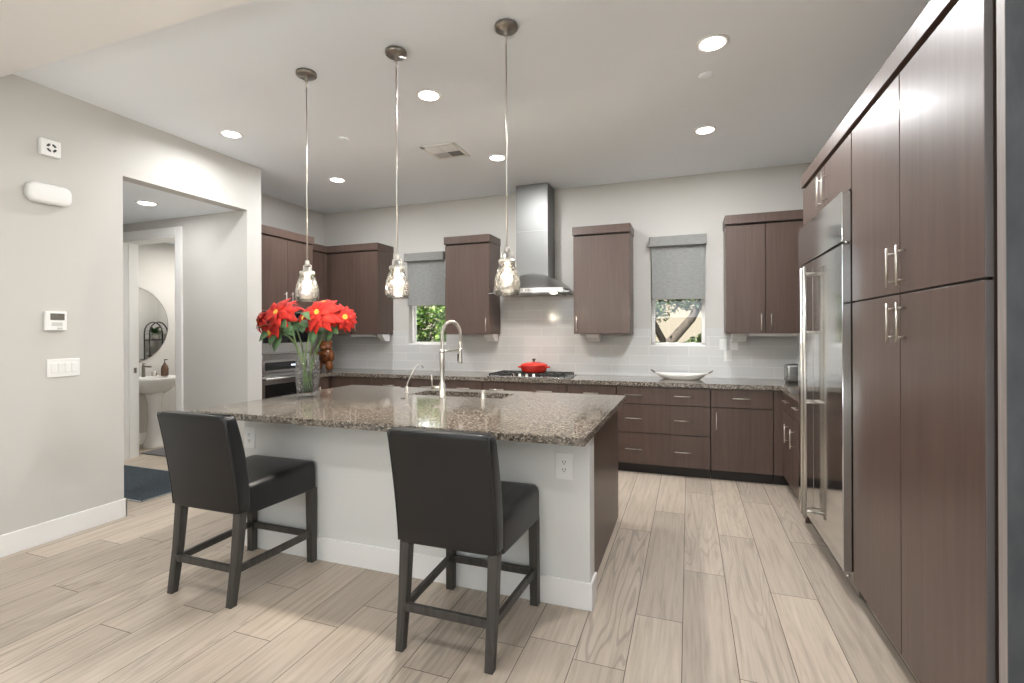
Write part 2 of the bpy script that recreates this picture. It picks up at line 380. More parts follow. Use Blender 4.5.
struct('wall_back', wall_holes(YB, YB + .15, XK - .12, XR + .12, 0, ZC + .05, [W1, W2]), 'wall')
GX0, GX1, GZ = -3.95, 1.3, 2.85
struct('wall_rear', wall_holes(YREAR - .15, YREAR, XL - .13, XR + .12, 0, ZC + .05, [(GX0, GX1, .0, GZ)]), 'wall')
def window(name, x0, x1, z0, z1, y0, y1, mull=()):
    fr = MB(); t = .035
    fr.box(x0, x0 + t, y0, y1, z0, z1, .003); fr.box(x1 - t, x1, y0, y1, z0, z1, .003)
    fr.box(x0, x1, y0, y1, z0, z0 + t, .003); fr.box(x0, x1, y0, y1, z1 - t, z1, .003)
    for q in mull: fr.box(q - .04, q + .04, y0, y1, z0, z1, .003)
    o = struct(name, fr, 'trim'); ym = (y0 + y1) / 2
    p = MB().box(x0 + t * .6, x1 - t * .6, ym - .003, ym + .003, z0 + t * .6, z1 - t * .6).build('window_glass', 'pane', o); p['kind'] = 'structure'
window('window_1', *W1[:2], W1[2], W1[3], YB + .075, YB + .135)
window('window_2', *W2[:2], W2[2], W2[3], YB + .075, YB + .135)
window('window_3', GX0, GX1, 0, GZ, YREAR - .11, YREAR - .04, (-2.03, -.57))
fr = MB(); xa, xb = XR + .04, XR + .10
for q in (RY0, -.50, RY1 - .05): fr.box(xa, xb, q, q + .05, .02, 2.45, .003)
fr.box(xa, xb, RY0, RY1, .02, .08, .003).box(xa, xb, RY0, RY1, 2.39, 2.45, .003)
o = struct('window_4', fr, 'trim')
p = MB().box(XR + .068, XR + .074, RY0 + .02, RY1 - .02, .05, 2.42).build('window_glass', 'pane', o); p['kind'] = 'structure'
def sill(name, w):
    return struct(name, MB().box(w[0], w[1], YB - .002, YB + .075, w[2] - .004, w[2] + .012, .003), 'trim')
sill('window_sill_1', W1); sill('window_sill_2', W2)
# baseboards
BB = .14
struct('baseboard_left', MB().box(XL, XL + .014, YREAR, 2.533 + .014, 0, BB, .003).box(XL - .13, XL + .014, 2.533, 2.547, 0, BB, .003), 'trim')
struct('baseboard_pier', MB().box(XL, XL + .014, 3.645, 3.832, 0, BB, .003).box(-4.99, XL + .014, 3.646, 3.66, 0, BB, .003), 'trim')
struct('baseboard_powder', MB().box(-6.58, -6.566, 3.81, 5.6, 0, BB, .003).box(-6.58, XK - .12, 5.586, 5.6, 0, BB, .003), 'trim')
struct('baseboard_hall', MB().box(-8.0, -6.04, 3.646, 3.66, 0, BB, .003), 'trim')
# powder room doorway: casing, jambs
dr = MB(); cw = .09
dr.box(DX1, DX1 + cw, 3.642, 3.66, 0, DZ + cw, .004).box(DX0 - cw, DX0, 3.642, 3.66, 0, DZ + cw, .004).box(DX0, DX1, 3.642, 3.66, DZ, DZ + cw, .004)
dr.box(DX0, DX0 + .018, 3.65, 3.83, 0, DZ).box(DX1 - .018, DX1, 3.65, 3.83, 0, DZ).box(DX0, DX1, 3.65, 3.83, DZ - .018, DZ)
dr.box(DX0 + .018, DX0 + .030, 3.72, 3.76, 0, DZ - .018).box(DX1 - .030, DX1 - .018, 3.72, 3.76, 0, DZ - .018)
dj = struct('door_1', dr, 'trim')
sp_ = MB().box(DX0 + .0175, DX0 + .0195, 3.775, 3.805, .96, 1.02).build('strike_plate', 'bronze', dj); sp_['kind'] = 'structure'
# backsplash tile
bs = MB(); ZT = 1.44; HX0, HX1 = -2.158, -1.180
y0 = YB - .010
bs.box(XK, W1[0], y0, YB, .915, ZT).box(W1[0], W1[1], y0, YB, .915, 1.25).box(W1[1], HX0, y0, YB, .915, ZT)
bs.box(HX0, HX1, y0, YB, .915, 1.92).box(HX1, W2[0], y0, YB, .915, ZT).box(W2[0], W2[1], y0, YB, .915, 1.25).box(W2[1], XR, y0, YB, .915, ZT)
struct('backsplash_back', bs, 'tile_X')
struct('backsplash_left', MB().box(XK, XK + .010, 4.69, YB - .010, .915, ZT), 'tile_Y')
struct('backsplash_right', MB().box(XR - .010, XR, 4.14, YB - .010, .915, ZT), 'tile_Y')

# ------------------------------------------------------------------ outside
struct('ground_garden', MB().box(-14, 12, 5.76, 16, -.25, -.05), 'soil')
struct('ground_patio', MB().box(-12, 10, -14, YREAR - .16, -.25, -.05).box(XR + .13, 10, YREAR - .16, 5.76, -.25, -.05), 'patio')
struct('wall_garden', MB().box(-14, 12, 11.0, 11.2, -.05, 2.6).box(-14, 12, 10.95, 11.25, 2.6, 2.68), 'stucco')
struct('wall_patio', MB().box(-12, 10, -10.2, -10.0, -.05, 1.9).box(-12, 10, -10.25, -9.95, 1.9, 1.98), 'stucco')
def leaves(o_name, m, parent, blobs, n, size, seed):
    rr = random.Random(seed); bm = bmesh.new(); cl = bm.loops.layers.color.new('leafshade')
    for i in range(n):
        c, rad = rr.choice(blobs)
        d = Vector((rr.gauss(0, 1), rr.gauss(0, 1), rr.gauss(0, 1))).normalized() * rr.random() ** .4
        p = Vector(c) + Vector((d.x * rad[0], d.y * rad[1], d.z * rad[2])); s = size * rr.uniform(.6, 1.35)
        e = Euler((rr.uniform(-.9, .9), rr.uniform(-.9, .9), rr.uniform(0, 6.28))).to_matrix()
        pts = [(0, 0, 0), (.32, .35, .10), (0, 1, -.12), (-.32, .35, .10), (0, .45, 0)]
        vs = [bm.verts.new(p + e @ (Vector(q) * s)) for q in pts]; t = rr.random()
        for f in ((0, 1, 4), (1, 2, 4), (2, 3, 4), (3, 0, 4)):
            fc = bm.faces.new([vs[k] for k in f])
            for lp in fc.loops: lp[cl] = (t, t, t, 1)
    me = bpy.data.meshes.new(o_name); off = parent.location
    bmesh.ops.translate(bm, verts=bm.verts, vec=-off); bm.to_mesh(me); bm.free(); me.materials.append(M[m])
    o = bpy.data.objects.new(o_name, me); COL.objects.link(o); o.parent = parent; return o
t = thing('garden_shrub', (-5.2, 8.3, -.05), 'bright green shrub outside the window left of the hood', 'shrub')
leaves('foliage', 'fol_bright', t, [((-4.95, 8.3, 1.3), (.42, .5, .8)), ((-5.35, 8.4, 1.9), (.5, .5, .7)), ((-4.05, 8.2, 1.2), (.40, .45, .6)), ((-4.25, 8.4, 1.9), (.48, .5, .6)), ((-5.6, 8.3, 1.0), (.6, .5, .8))], 9000, .085, 5)
b = MB()
for dx, dz in ((0, 2.0), (.35, 1.7), (-.3, 1.8), (1.0, 1.7), (.75, 1.9)): b.tube([(-5.2, 8.3, -.08), (-5.2 + dx * .5, 8.35, dz * .5), (-5.2 + dx, 8.4, dz)], [.035, .025, .012], 8)
b.build('stem', 'bark', t)
t = thing('garden_tree', (-.75, 8.6, -.05), 'olive leaved tree with leaning brown trunk seen through the window right of the hood', 'tree')
MB().tube([(-.75, 8.6, -.1), (-.62, 8.6, .6), (-.35, 8.6, 1.15), (.05, 8.6, 1.62), (.35, 8.55, 2.2), (.55, 8.5, 2.9)], [.12, .10, .085, .07, .055, .03], 12).tube([(-.35, 8.6, 1.15), (-.62, 8.55, 1.7), (-.8, 8.5, 2.4)], [.06, .045, .02], 10).build('trunk', 'bark', t)
leaves('crown', 'fol_dark', t, [((-.75, 8.5, 1.62), (.30, .3, .42)), ((-.80, 8.4, 1.45), (.22, .3, .45)), ((.36, 8.4, 1.28), (.22, .3, .13)), ((-.55, 8.6, 2.3), (.5, .4, .35)), ((.35, 8.5, 2.2), (.6, .4, .35)), ((.30, 8.5, 1.22), (.35, .3, .14)), ((-.7, 8.4, 1.1), (.35, .3, .2)), ((.40, 8.5, 1.65), (.1, .15, .2)), ((-.45, 8.5, 1.9), (.3, .3, .35)), ((.0, 8.7, 2.0), (.35, .3, .25))], 4200, .085, 9)

# ------------------------------------------------------------------ ceiling lights
def recessed(x, y, z, label, watts=CAN_W, spread=PI, group='recessed ceiling lights'):
    t = thing('recessed_light', (x, y, z), label, 'ceiling light', group)
    MB().lathe((x, y, z), [(.092, 0), (.092, -.004), (.084, -.007), (.070, -.005), (.068, -.0005)], 32, True, True).build('trim_ring', 'white', t)
    MB().lathe((x, y, z), [(.0665, -.0052), (.064, -.0072), (.03, -.0085)], 32).build('lens', 'lens', t)
    ld = bpy.data.lights.new('can_light', 'AREA'); ld.shape = 'DISK'; ld.size = .12; ld.energy = watts; ld.spread = spread; ld.color = (1, 1, 1)
    lo = bpy.data.objects.new('can_light', ld); COL.objects.link(lo); lo.parent = t; lo.location = (0, 0, -.011)
CX = (-3.61, -1.72, .138)
recessed(CX[0], 3.078, ZC, 'round recessed ceiling light nearest the left wall, in the row above the pendants', watts=6, spread=2.85)
recessed(CX[1], 3.06, ZC, 'round recessed ceiling light between the middle and right pendant rods')
recessed(CX[2], 3.078, ZC, 'round recessed ceiling light nearest the camera on the right, topmost in the photo')
recessed(CX[0], 4.40, ZC, 'round recessed ceiling light in front of the tall oven cabinet', watts=11)
recessed(CX[1], 4.38, ZC, 'round recessed ceiling light just in front of the range hood chimney beside the air vent')
recessed(CX[2], 4.384, ZC, 'round recessed ceiling light in front of the right window, near the refrigerator')
recessed(-4.742, 3.144, ZN, 'round recessed light in the low hallway ceiling outside the powder room', watts=3.5)
for x in (-2.6, -1.1, .4):
    for y in (.7, -1.0, -2.7): recessed(x, y, ZF, 'added unseen recessed fill light in the lower front ceiling behind the camera', watts=5)  # added lamps out of view, fill light from behind the camera
pl = bpy.data.lights.new('powder_light', 'AREA'); pl.shape = 'DISK'; pl.size = .14; pl.energy = 14; pl.color = (1, .96, .9)
t = thing('flush_light', (-5.75, 4.75, ZN), 'round flush light on the powder room ceiling', 'ceiling light')
MB().lathe((-5.75, 4.75, ZN), [(.12, 0), (.12, -.03), (.10, -.045)], 28).build('housing', 'white', t)
lo = bpy.data.objects.new('powder_light', pl); COL.objects.link(lo); lo.parent = t; lo.location = (0, 0, -.05)

# pendants
def pendant():
    t = thing('pendant_light', (0, 0, ZC), '', 'pendant light', 'pendant lights over the island')
    MB().lathe((0, 0, ZC), [(.060, 0), (.064, -.006), (.064, -.020), (.056, -.026), (.012, -.028), (.012, -.055), (.006, -.06)], 32).build('canopy', 'bronze', t)
    MB().tube([(0, 0, ZC - .055), (.004, 0, ZC - .075), (0, 0, ZC - .1)], .006, 8).cyl((0, 0, ZC - .095), (0, 0, 1.86), .0042, n=10).build('rod', 'nickel', t)
    y = MB(); y.lathe((0, 0, 0), [(.010, 1.875), (.014, 1.865), (.014, 1.845), (.008, 1.84)], 16)
    for s in (-1, 1): y.tube([(0, 0, 1.843), (s * .026, 0, 1.843), (s * .030, 0, 1.838), (s * .030, 0, 1.80)], .004, 8)
    y.build('yoke', 'nickel', t)
    MB().lathe((0, 0, 0), [(.018, 1.832), (.018, 1.81), (.045, 1.803), (.047, 1.790), (.045, 1.784), (.02, 1.782), (.016, 1.755), (.012, 1.75)], 28).build('cap', 'nickel', t)
    outer = [(.041, 1.786), (.044, 1.772), (.054, 1.748), (.064, 1.715), (.0715, 1.675), (.071, 1.642), (.066, 1.612)]
    inner = [(r - .003, z) for r, z in outer[::-1]]; inner[0] = (.063, 1.613)
    MB().lathe((0, 0, 0), outer + inner, 40, False, False).build('glass_shade', 'seeded', t)
    bl = MB().lathe((0, 0, 0), [(.009, 1.752), (.012, 1.735), (.021, 1.715), (.023, 1.70), (.017, 1.683), (.006, 1.676)], 18).build('bulb', 'bulb', t)
    MB().tube([(-.006, 0, 1.712), (-.004, 0, 1.690), (0, 0, 1.708), (.004, 0, 1.690), (.006, 0, 1.712)], .0012, 6).build('filament', 'filament', bl)
    ld = bpy.data.lights.new('bulb_light', 'POINT'); ld.energy = 13; ld.color = (1, .88, .72); ld.shadow_soft_size = .009
    lo = bpy.data.objects.new('bulb_light', ld); COL.objects.link(lo); lo.parent = bl; lo.location = (0, 0, 1.700 - ZC)
    return t
p0 = pendant(); p0.location = (-2.306, 2.52, ZC); p0['label'] = 'clear glass pendant light hanging above the vase of red flowers, leftmost of three'
dup(p0, (-1.632, 2.515, ZC), 0, 'clear glass pendant light in the middle of three, in front of the left grey shade')
dup(p0, (-.931, 2.51, ZC), 0, 'clear glass pendant light in front of the range hood, rightmost of three')

# vent and small ceiling devices
t = thing('air_vent', (-2.105, 4.06, ZC), 'white square air vent register in the kitchen ceiling', 'vent')
v = MB(); x0, x1, y0, y1 = -2.275, -1.935, 3.89, 4.23
v.box(x0, x1, y0, y0 + .035, ZC - .008, ZC, .002).box(x0, x1, y1 - .035, y1, ZC - .008, ZC, .002).box(x0, x0 + .035, y0, y1, ZC - .008, ZC, .002).box(x1 - .035, x1, y0, y1, ZC - .008, ZC, .002)
v.build('frame', 'white', t)
MB().box(x0 + .03, x1 - .03, y0 + .03, y1 - .03, ZC - .002, ZC).build('backing', 'vent_dark', t)
v = MB()
for k in range(7):
    yy = y0 + .045 + k * .019
    for (xa, xb) in ((x0 + .035, -2.11), (-2.10, x1 - .035)): v.box(xa, xb, yy, yy + .006, ZC - .012, ZC - .002)
for k in range(7):
    xx = x0 + .045 + k * .019; v.box(xx, xx + .006, 4.065, y1 - .035, ZC - .012, ZC - .002)
v.box(-2.11, -2.10, y0, y1, ZC - .009, ZC).box(x0, x1, 4.055, 4.065, ZC - .009, ZC)
v.build('louvre', 'white', t)
t = thing('sprinkler_cover', (.115, 3.446, ZC), 'small round white sprinkler cover between the two right ceiling lights', 'sprinkler cover')
MB().lathe((.115, 3.446, ZC), [(.045, 0), (.045, -.006), (.040, -.010), (.02, -.011)], 24).build('cover', 'ceiling', t)
t = thing('sprinkler_cover', (-2.80, 3.49, ZC), 'small round white sprinkler cover between the left and middle pendant rods', 'sprinkler cover')
MB().lathe((-2.80, 3.49, ZC), [(.045, 0), (.045, -.006), (.040, -.010), (.02, -.011)], 24).build('cover', 'ceiling', t)

# ------------------------------------------------------------------ left wall devices
t = thing('siren', (XL, 2.066, 2.668), 'small square white alarm siren with black grille, high on the left wall', 'alarm siren')
MB().box(XL, XL + .035, 2.010, 2.122, 2.612, 2.724, .006).build('housing', 'white', t)
g = MB()
for k in range(4):
    a0 = k * PI / 2 + .35
    for j in range(4):
        a, b_ = a0 + j * .26, a0 + j * .26 + .26; r0, r1 = .017, .030
        q = [(2.068 + r * math.cos(aa), 2.668 + r * math.sin(aa)) for r, aa in ((r0, a), (r1, a), (r1, b_), (r0, b_))]
        g.prism(q, 'X', XL + .0345, XL + .0362)
g.build('grille', 'black_plastic', t)
t = thing('doorbell_chime', (XL, 2.058, 2.35), 'wide rounded white doorbell chime box on the left wall below the siren', 'door chime')
MB().loft([[(XL + d, yy, zz) for (yy, zz, _) in rrect(2.058, 2.352, hx, hz, r, 0, 6)] for d, hx, hz, r in ((0, .122, .066, .045), (.040, .122, .066, .045), (.052, .116, .060, .04), (.056, .10, .045, .03))]).build('cover', 'white', t)
t = thing('thermostat', (XL, 2.096, 1.496), 'white thermostat with a grey screen on the left wall', 'thermostat')
MB().box(XL, XL + .026, 2.035, 2.157, 1.432, 1.562, .005).build('housing', 'white', t)
MB().box(XL + .025, XL + .0275, 2.062, 2.142, 1.503, 1.548).build('screen', mat('grey_lcd', (.14, .135, .12), .2), t)
MB().box(XL + .025, XL + .028, 2.10, 2.13, 1.440, 1.452, .001).box(XL + .025, XL + .0275, 2.07, 2.13, 1.465, 1.488, .001).build('button', 'white_grey', t)
t = thing('switch_plate', (XL, 2.147, 1.17), 'wide white switch plate on the left wall under the thermostat', 'light switch')
MB().box(XL, XL + .007, 2.052, 2.243, 1.112, 1.236, .003).build('plate', 'white', t)
for k in range(4): MB().box(XL + .006, XL + .011, 2.073 + k * .040, 2.103 + k * .040, 1.142, 1.206, .002).build('rocker', 'white', t)

# ------------------------------------------------------------------ cabinets
def handle(p0, p1, nrm, parent, r=.0047, name='handle'):
    p0, p1, nrm = Vector(p0), Vector(p1), Vector(nrm); d = (p1 - p0); o = nrm * .029
    b = MB().cyl(p0 + o, p1 + o, r, n=12)
    for t in (.14, .86): b.cyl(p0 + d * t, p0 + d * t + o, r * .8, n=10)
    return b.build(name, 'nickel', parent)
def door_y(t, x0, x1, z0, z1, yf, hx=None, hz=None, horiz=None, name='door', th=.02, m='cab'):   # front facing -Y
    d = MB().box(x0, x1, yf, yf + th, z0, z1, .0015, 1).build(name, m, t)
    if hx is not None: handle((hx, yf, hz[0]), (hx, yf, hz[1]), (0, -1, 0), d)
    if horiz:
        for a, b_, z in horiz: handle((a, yf, z), (b_, yf, z), (0, -1, 0), d)
    return d
def door_x(t, y0, y1, z0, z1, xf, sgn, hy=None, hz=None, horiz=None, name='door', th=.02, m='cab'):  # front facing sgn*X
    a, b_ = (xf, xf + th) if sgn < 0 else (xf - th, xf)
    d = MB().box(a, b_, y0, y1, z0, z1, .0015, 1).build(name, m, t)
    if hy is not None: handle((xf, hy, hz[0]), (xf, hy, hz[1]), (sgn, 0, 0), d)
    if horiz:
        for p, q, z in horiz: handle((xf, p, z), (xf, q, z), (sgn, 0, 0), d)
    return d
ZU, ZUD, ZUT = 1.385, 2.440, 2.546
YU = 5.25; YW = YB - .001
def upper(name, x0, x1, doors, label, left_end=True, right_end=True):
    t = thing(name, ((x0 + x1) / 2, YB, ZU), label, 'wall cabinet', 'dark wall cabinets')
    b = MB().box(x0, x1, YU + .022, YW, ZU, ZUT - .02); b.build('body', 'cab', t)
    MB().box(x0 + .01, x1 - .01, YU + .012, YU + .024, ZU + .008, ZUT - .03).build('gap_shade_sheet', 'gap_shade', t)
    cx0, cx1 = x0 - (.008 if left_end else 0), x1 + (.008 if right_end else 0)
    MB().box(cx0, cx1, YU - .012, YW, ZUD + .018, ZUT, .002).build('crown', 'cab', t)
    for (a, c, hx) in doors: door_y(t, a + .003, c - .003, ZU + .002, ZUD, YU, hx, (ZU + .03, ZU + .19))
    return t
upper('hanging_cabinet', -1.178, -.574, [(-1.178, -.574, -1.140)], 'single door dark wall cabinet between the range hood and the right window')
upper('hanging_cabinet', -2.742, -2.166, [(-2.742, -2.166, -2.204)], 'single door dark wall cabinet between the left window and the range hood')
upper('hanging_cabinet', .350, 1.448, [(.352, .700, .660), (.700, 1.055, .745), (1.055, 1.446, None)], 'dark double door wall cabinet right of the right window, beside the refrigerator', True, False)
# left corner pair
t = upper('corner_cabinet', XK + .002, -3.692, [(-4.43, -4.055, -4.095), (-4.055, -3.694, -4.015)], 'L shaped dark corner wall cabinet left of the left window', False, True)
MB().box(XK + .002, -4.50, 4.69, YU + .03, ZU, ZUT - .02).build('side_body', 'cab', t)
MB().box(XK + .002, -4.468, 4.69, YU, ZUD + .018, ZUT, .002).build('crown', 'cab', t)
door_x(t, 4.692, 5.19, ZU + .002, ZUD, -4.48, 1, 5.15, (ZU + .03, ZU + .19))
MB().box(-4.50, -4.44, YU + .001, YU + .02, ZU + .002, ZUD).box(-4.499, -4.481, 5.195, YU + .01, ZU + .002, ZUD).build('corner_filler', 'cab', t)
# power strips and angled outlet boxes below the wall cabinets
def strip(x0, x1, bx0, bx1, lab1, lab2, bg='angled white outlet boxes under the wall cabinets'):
    if x1 > x0:
        t = thing('light_strip', ((x0 + x1) / 2, 5.33, ZU), lab1, 'light strip')
        MB().box(x0, x1, 5.30, 5.38, ZU - .026, ZU, .003).build('housing', 'white', t)
        MB().box(x0 + .01, x1 - .01, 5.31, 5.37, ZU - .029, ZU - .025, .001).build('cover', 'white_grey', t)
    t = thing('outlet_box', ((bx0 + bx1) / 2, 5.45, ZU), lab2, 'outlet box', bg)
    MB().prism([(5.36, ZU), (5.37, ZU - .03), (5.44, ZU - .088), (5.52, ZU - .088), (5.52, ZU)], 'X', bx0, bx1).build('housing', 'white', t)
    cx = (bx0 + bx1) / 2
    for s in (-1, 1): MB().ball((cx + s * .03, 5.403, ZU - .058), .010, 2, (1, .35, .5)).build('socket', 'white_grey', t)
strip(0, 0, -1.065, -.925, '', 'angled white outlet box under the wall cabinet right of the hood')
strip(0, 0, -2.285, -2.17, '', 'angled white outlet box under the wall cabinet left of the hood')
strip(-4.15, -3.80, -3.78, -3.70, 'white under cabinet light strip below the corner wall cabinet', 'angled white outlet box under the corner wall cabinet')
strip(.56, 1.04, .415, .545, 'white under cabinet light strip below the wall cabinet by the refrigerator', 'angled white outlet box under the wall cabinet by the refrigerator')

# tall oven cabinet on the left
XO = -4.20; OY0, OY1 = 3.838, 4.685
t = thing('oven_cabinet', (-4.5, 4.29, 0), 'tall dark oven cabinet against the left kitchen wall', 'tall cabinet')
MB().box(XK + .002, XO - .022, OY0, OY1, .10, ZUT - .02).build('body', 'cab', t)
MB().box(XK + .002, XO - .07, OY0, OY1, 0, .10).build('toe_kick', 'toe', t)
MB().box(XK + .002, XO + .012, OY0, OY1 + .006, ZUD + .018, ZUT, .002).build('crown', 'cab', t)
ym = (OY0 + OY1) / 2 + .03
door_x(t, OY0 + .002, ym - .0015, 1.66, ZUD, XO, 1, ym - .045, (1.70, 1.86))
door_x(t, ym + .0015, OY1 - .002, 1.66, ZUD, XO, 1, ym + .045, (1.70, 1.86))
door_x(t, OY0 + .002, OY1 - .002, .105, .42, XO, 1, horiz=[(4.2, 4.38, .3)], name='drawer')
MB().box(XO - .02, XO, OY0 + .002, OY0 + .05, .425, 1.655).box(XO - .02, XO, OY1 - .05, OY1 - .002, .425, 1.655).build('stile', 'cab', t)
OA, OB = OY0 + .052, OY1 - .052
t = thing('microwave_oven', (XO, 4.29, 1.19), 'stainless built in microwave with black window above the wall oven', 'microwave')
MB().box(XO - .021, XO + .012, OA, OB, 1.19, 1.65, .004).build('front_panel', 'steel', t)
MB().box(XO + .010, XO + .016, OA + .05, OB - .05, 1.30, 1.56, .002).build('window_panel', 'black_glass', t)
MB().box(XO + .010, XO + .015, OA + .05, OB - .05, 1.575, 1.635, .002).build('control_panel', 'black_glass', t)
MB().box(XO + .008, XO + .022, OA, OB, 1.183, 1.20, .003).build('lower_trim', 'steel', t)
t = thing('built_in_oven', (XO, 4.29, .43), 'stainless wall oven with black glass door in the tall cabinet', 'oven')
MB().box(XO - .021, XO + .010, OA, OB, .43, 1.182, .004).build('body', 'steel_dark', t)
MB().box(XO + .006, XO + .016, OA, OB, .985, 1.12, .003).build('control_panel', 'steel', t)
MB().box(XO + .014, XO + .018, OA + .07, OB - .07, 1.01, 1.095, .001).build('display', 'black_glass', t)
MB().box(XO + .0175, XO + .0185, 4.32, 4.40, 1.045, 1.062).build('clock_digits', 'display', t)
d = MB().box(XO + .006, XO + .028, OA, OB, .45, .965, .004).build('door', 'steel', t)
MB().box(XO + .027, XO + .030, OA + .06, OB - .06, .50, .86, .001).build('door_glass', 'black_glass', d)
b = MB().cyl((XO + .075, OA + .03, .925), (XO + .075, OB - .03, .925), .013, n=14)
for yy in (OA + .07, OB - .07): b.cyl((XO + .027, yy, .925), (XO + .075, yy, .925), .009, n=10)
b.build('handle', 'steel', d)

# base cabinets
YC, YFRT, YTOE, XFL = 4.955, 4.975, 5.05, -4.195
ZD = .868
def base_y(x0, x1, label, kind, group='base cabinets along the back wall', last=None):
    t = thing('base_cabinet', ((x0 + x1) / 2, 5.3, 0), label, 'base cabinet', group)
    MB().box(x0 + .0005, x1 - .0005, YFRT + .022, YB - .012, .10, .872).build('body', 'cab', t)
    MB().box(x0 + .008, x1 - .008, YFRT + .012, YFRT + .024, .11, .868).build('gap_shade_sheet', 'gap_shade', t)
    MB().box(x0, x1, YTOE, YTOE + .02, 0, .10).build('toe_kick', 'toe', t)
    a, c = x0 + .002, x1 - .002; w = x1 - x0
    if kind == 'drawers':
        for z0, z1, hz in ((.695, ZD, .785), (.412, .688, .553), (.102, .405, .250)):
            door_y(t, a, c, z0, z1, YFRT, horiz=[(x0 + .085, x0 + .25, hz), (x1 - .325, x1 - .155, hz)], name='drawer')
    else:
        n = 2 if w > .62 else 1
        for k in range(n):
            p, q = a + (c - a) * k / n + (.0015 if k else 0), a + (c - a) * (k + 1) / n - (.0015 if k < n - 1 else 0)
            m_ = (p + q) / 2
            door_y(t, p, q, .695, ZD, YFRT, horiz=[(m_ - .075, m_ + .075, .785)], name='drawer')
            hx = p + .045 if (n == 1 or k == 1) else q - .045
            door_y(t, p, q, .102, .688, YFRT, hx, (.49, .65))
    return t
base_y(.196, .720, 'dark base cabinet with one drawer over one door, right end of back wall', 'door')
base_y(-.680, .192, 'wide dark base cabinet of three drawers with two handles each', 'drawers')
base_y(-1.185, -.684, 'dark base cabinet just right of the cooktop, mostly behind the island', 'door')
base_y(-2.135, -1.189, 'wide dark base cabinet directly under the cooktop, behind the island', 'drawers')
base_y(-3.05, -2.139, 'dark base cabinet under the left window, left of the cooktop', 'door')
base_y(-3.62, -3.054, 'dark base cabinet next to the left corner of the back wall', 'door')
t = thing('corner_cabinet', (-4.2, 5.3, 0), 'dark corner base cabinet joining the back wall to the oven cabinet', 'base cabinet')
MB().box(XK + .002, -3.624, YFRT + .022, YB - .012, .10, .872).box(XK + .002, XFL - .022, 4.69, YFRT + .03, .10, .872).build('body', 'cab', t)
MB().box(XFL - .06, -3.624, YTOE, YTOE + .02, 0, .10).box(XFL - .08, XFL - .06, 4.69, YTOE, 0, .10).build('toe_kick', 'toe', t)
door_y(t, XFL + .03, -3.626, .102, ZD, YFRT, -3.67, (.60, .76))
door_x(t, 4.692, YFRT - .03, .102, ZD, XFL, 1, 4.76, (.60, .76))
# right run, beside the refrigerator
XP = .80
t = thing('base_cabinet', (1.1, 4.6, 0), 'dark base cabinet with two drawers over doors, between the refrigerator and the back corner', 'base cabinet')
MB().box(XP + .022, XR - .012, 4.136, YFRT + .02, .10, .872).box(.724, XR - .012, YFRT + .022, YB - .012, .10, .872).build('body', 'cab', t)
MB().box(.724, XP + .02, YFRT + .004, YFRT + .024, .102, ZD).build('corner_filler', 'cab', t)
MB().box(.724, XP + .09, YTOE, YTOE + .02, 0, .10).box(XP + .07, XP + .09, 4.136, YTOE, 0, .10).build('toe_kick', 'toe', t)
for y0, y1 in ((4.138, 4.545), (4.549, 4.955)):
    m_ = (y0 + y1) / 2
    door_x(t, y0, y1, .695, ZD, XP, -1, horiz=[(m_ - .075, m_ + .075, .80)], name='drawer')
door_x(t, 4.138, 4.545, .102, .688, XP, -1, 4.50, (.45, .61))
door_x(t, 4.549, 4.955, .102, .688, XP, -1, 4.74, (.45, .61))
# back countertop (U shaped, one slab)
poly = [(XK + .011, YB - .011), (XK + .011, 4.69), (XFL + .025, 4.69), (XFL + .025, YC), (XP - .025, YC), (XP - .025, 4.137), (XR - .011, 4.137), (XR - .011, YB - .011)]
o = MB().prism(poly, 'Z', .873, .915).build('countertop', 'granite')
tag(o, 'long speckled granite worktop along the back wall and around both corners', 'countertop')

# pantry and over-refrigerator cabinet
PY0, PYs, PY1 = 1.780, 2.378, 2.985
t = thing('pantry_cabinet', (1.1, 2.35, 0), 'tall dark four door pantry cabinet on the right, nearest the camera', 'pantry')
MB().box(XP + .022, XR - .002, PY0 + .001, PY1 + .008, .10, ZUD + .015).build('body', 'cab', t)
MB().box(XP + .07, XR - .002, PY0 + .001, PY1 + .0, 0, .10).build('toe_kick', 'toe', t)
MB().box(XP + .012, XP + .024, PY0 + .01, PY1 - .008, .11, ZUD).build('gap_shade_sheet', 'gap_shade', t)
e = MB().box(XP - .003, XR - .002, 1.672, 1.710, 0, 2.97).build('end_panel', 'panel_grey', t)
MB().box(XP - .0045, XP - .0025, 1.6725, 1.7095, 0, 2.97).build('edge_strip', 'panel_edge', e)
MB().box(XP + .026, XR - .002, 1.7105, PY0 + .0, .0, ZUD).build('gap_shade_block', 'gap_shade', t)  # black block painting the shade of the open gap beside the end panel
for z0, z1, hz in ((.105, 1.552, (1.36, 1.52)), (1.560, ZUD, (1.585, 1.745))):
    d = door_x(t, PY0, PYs - .003, z0, z1, XP, -1, PYs - .050, hz)
    MB().box(XP + .0005, XP + .0198, PY0 - .0006, PY0 + .0004, z0 + .001, z1 - .001).build('edge_strip', 'edge_sheen', d)  # thin strip carrying the painted reflection on the door edge
    door_x(t, PYs + .003, PY1, z0, z1, XP, -1, PYs + .050, hz)
MB().box(XP - .012, XR - .002, 1.7105, PY1 + .008, ZUD + .018, ZUT, .002).build('crown', 'cab', t)
t = thing('bridge_cabinet', (1.1, 3.55, 2.14), 'short dark double door cabinet above the refrigerator', 'wall cabinet')
MB().box(XP + .022, XR - .002, 2.995, 4.132, 2.15, ZUD + .015).box(XP + .005, XR - .002, 4.105, 4.132, 0, 2.15).build('body', 'cab', t)
MB().box(XP - .012, XR - .002, 2.9945, 4.134, ZUD + .018, ZUT, .002).build('crown', 'cab', t)
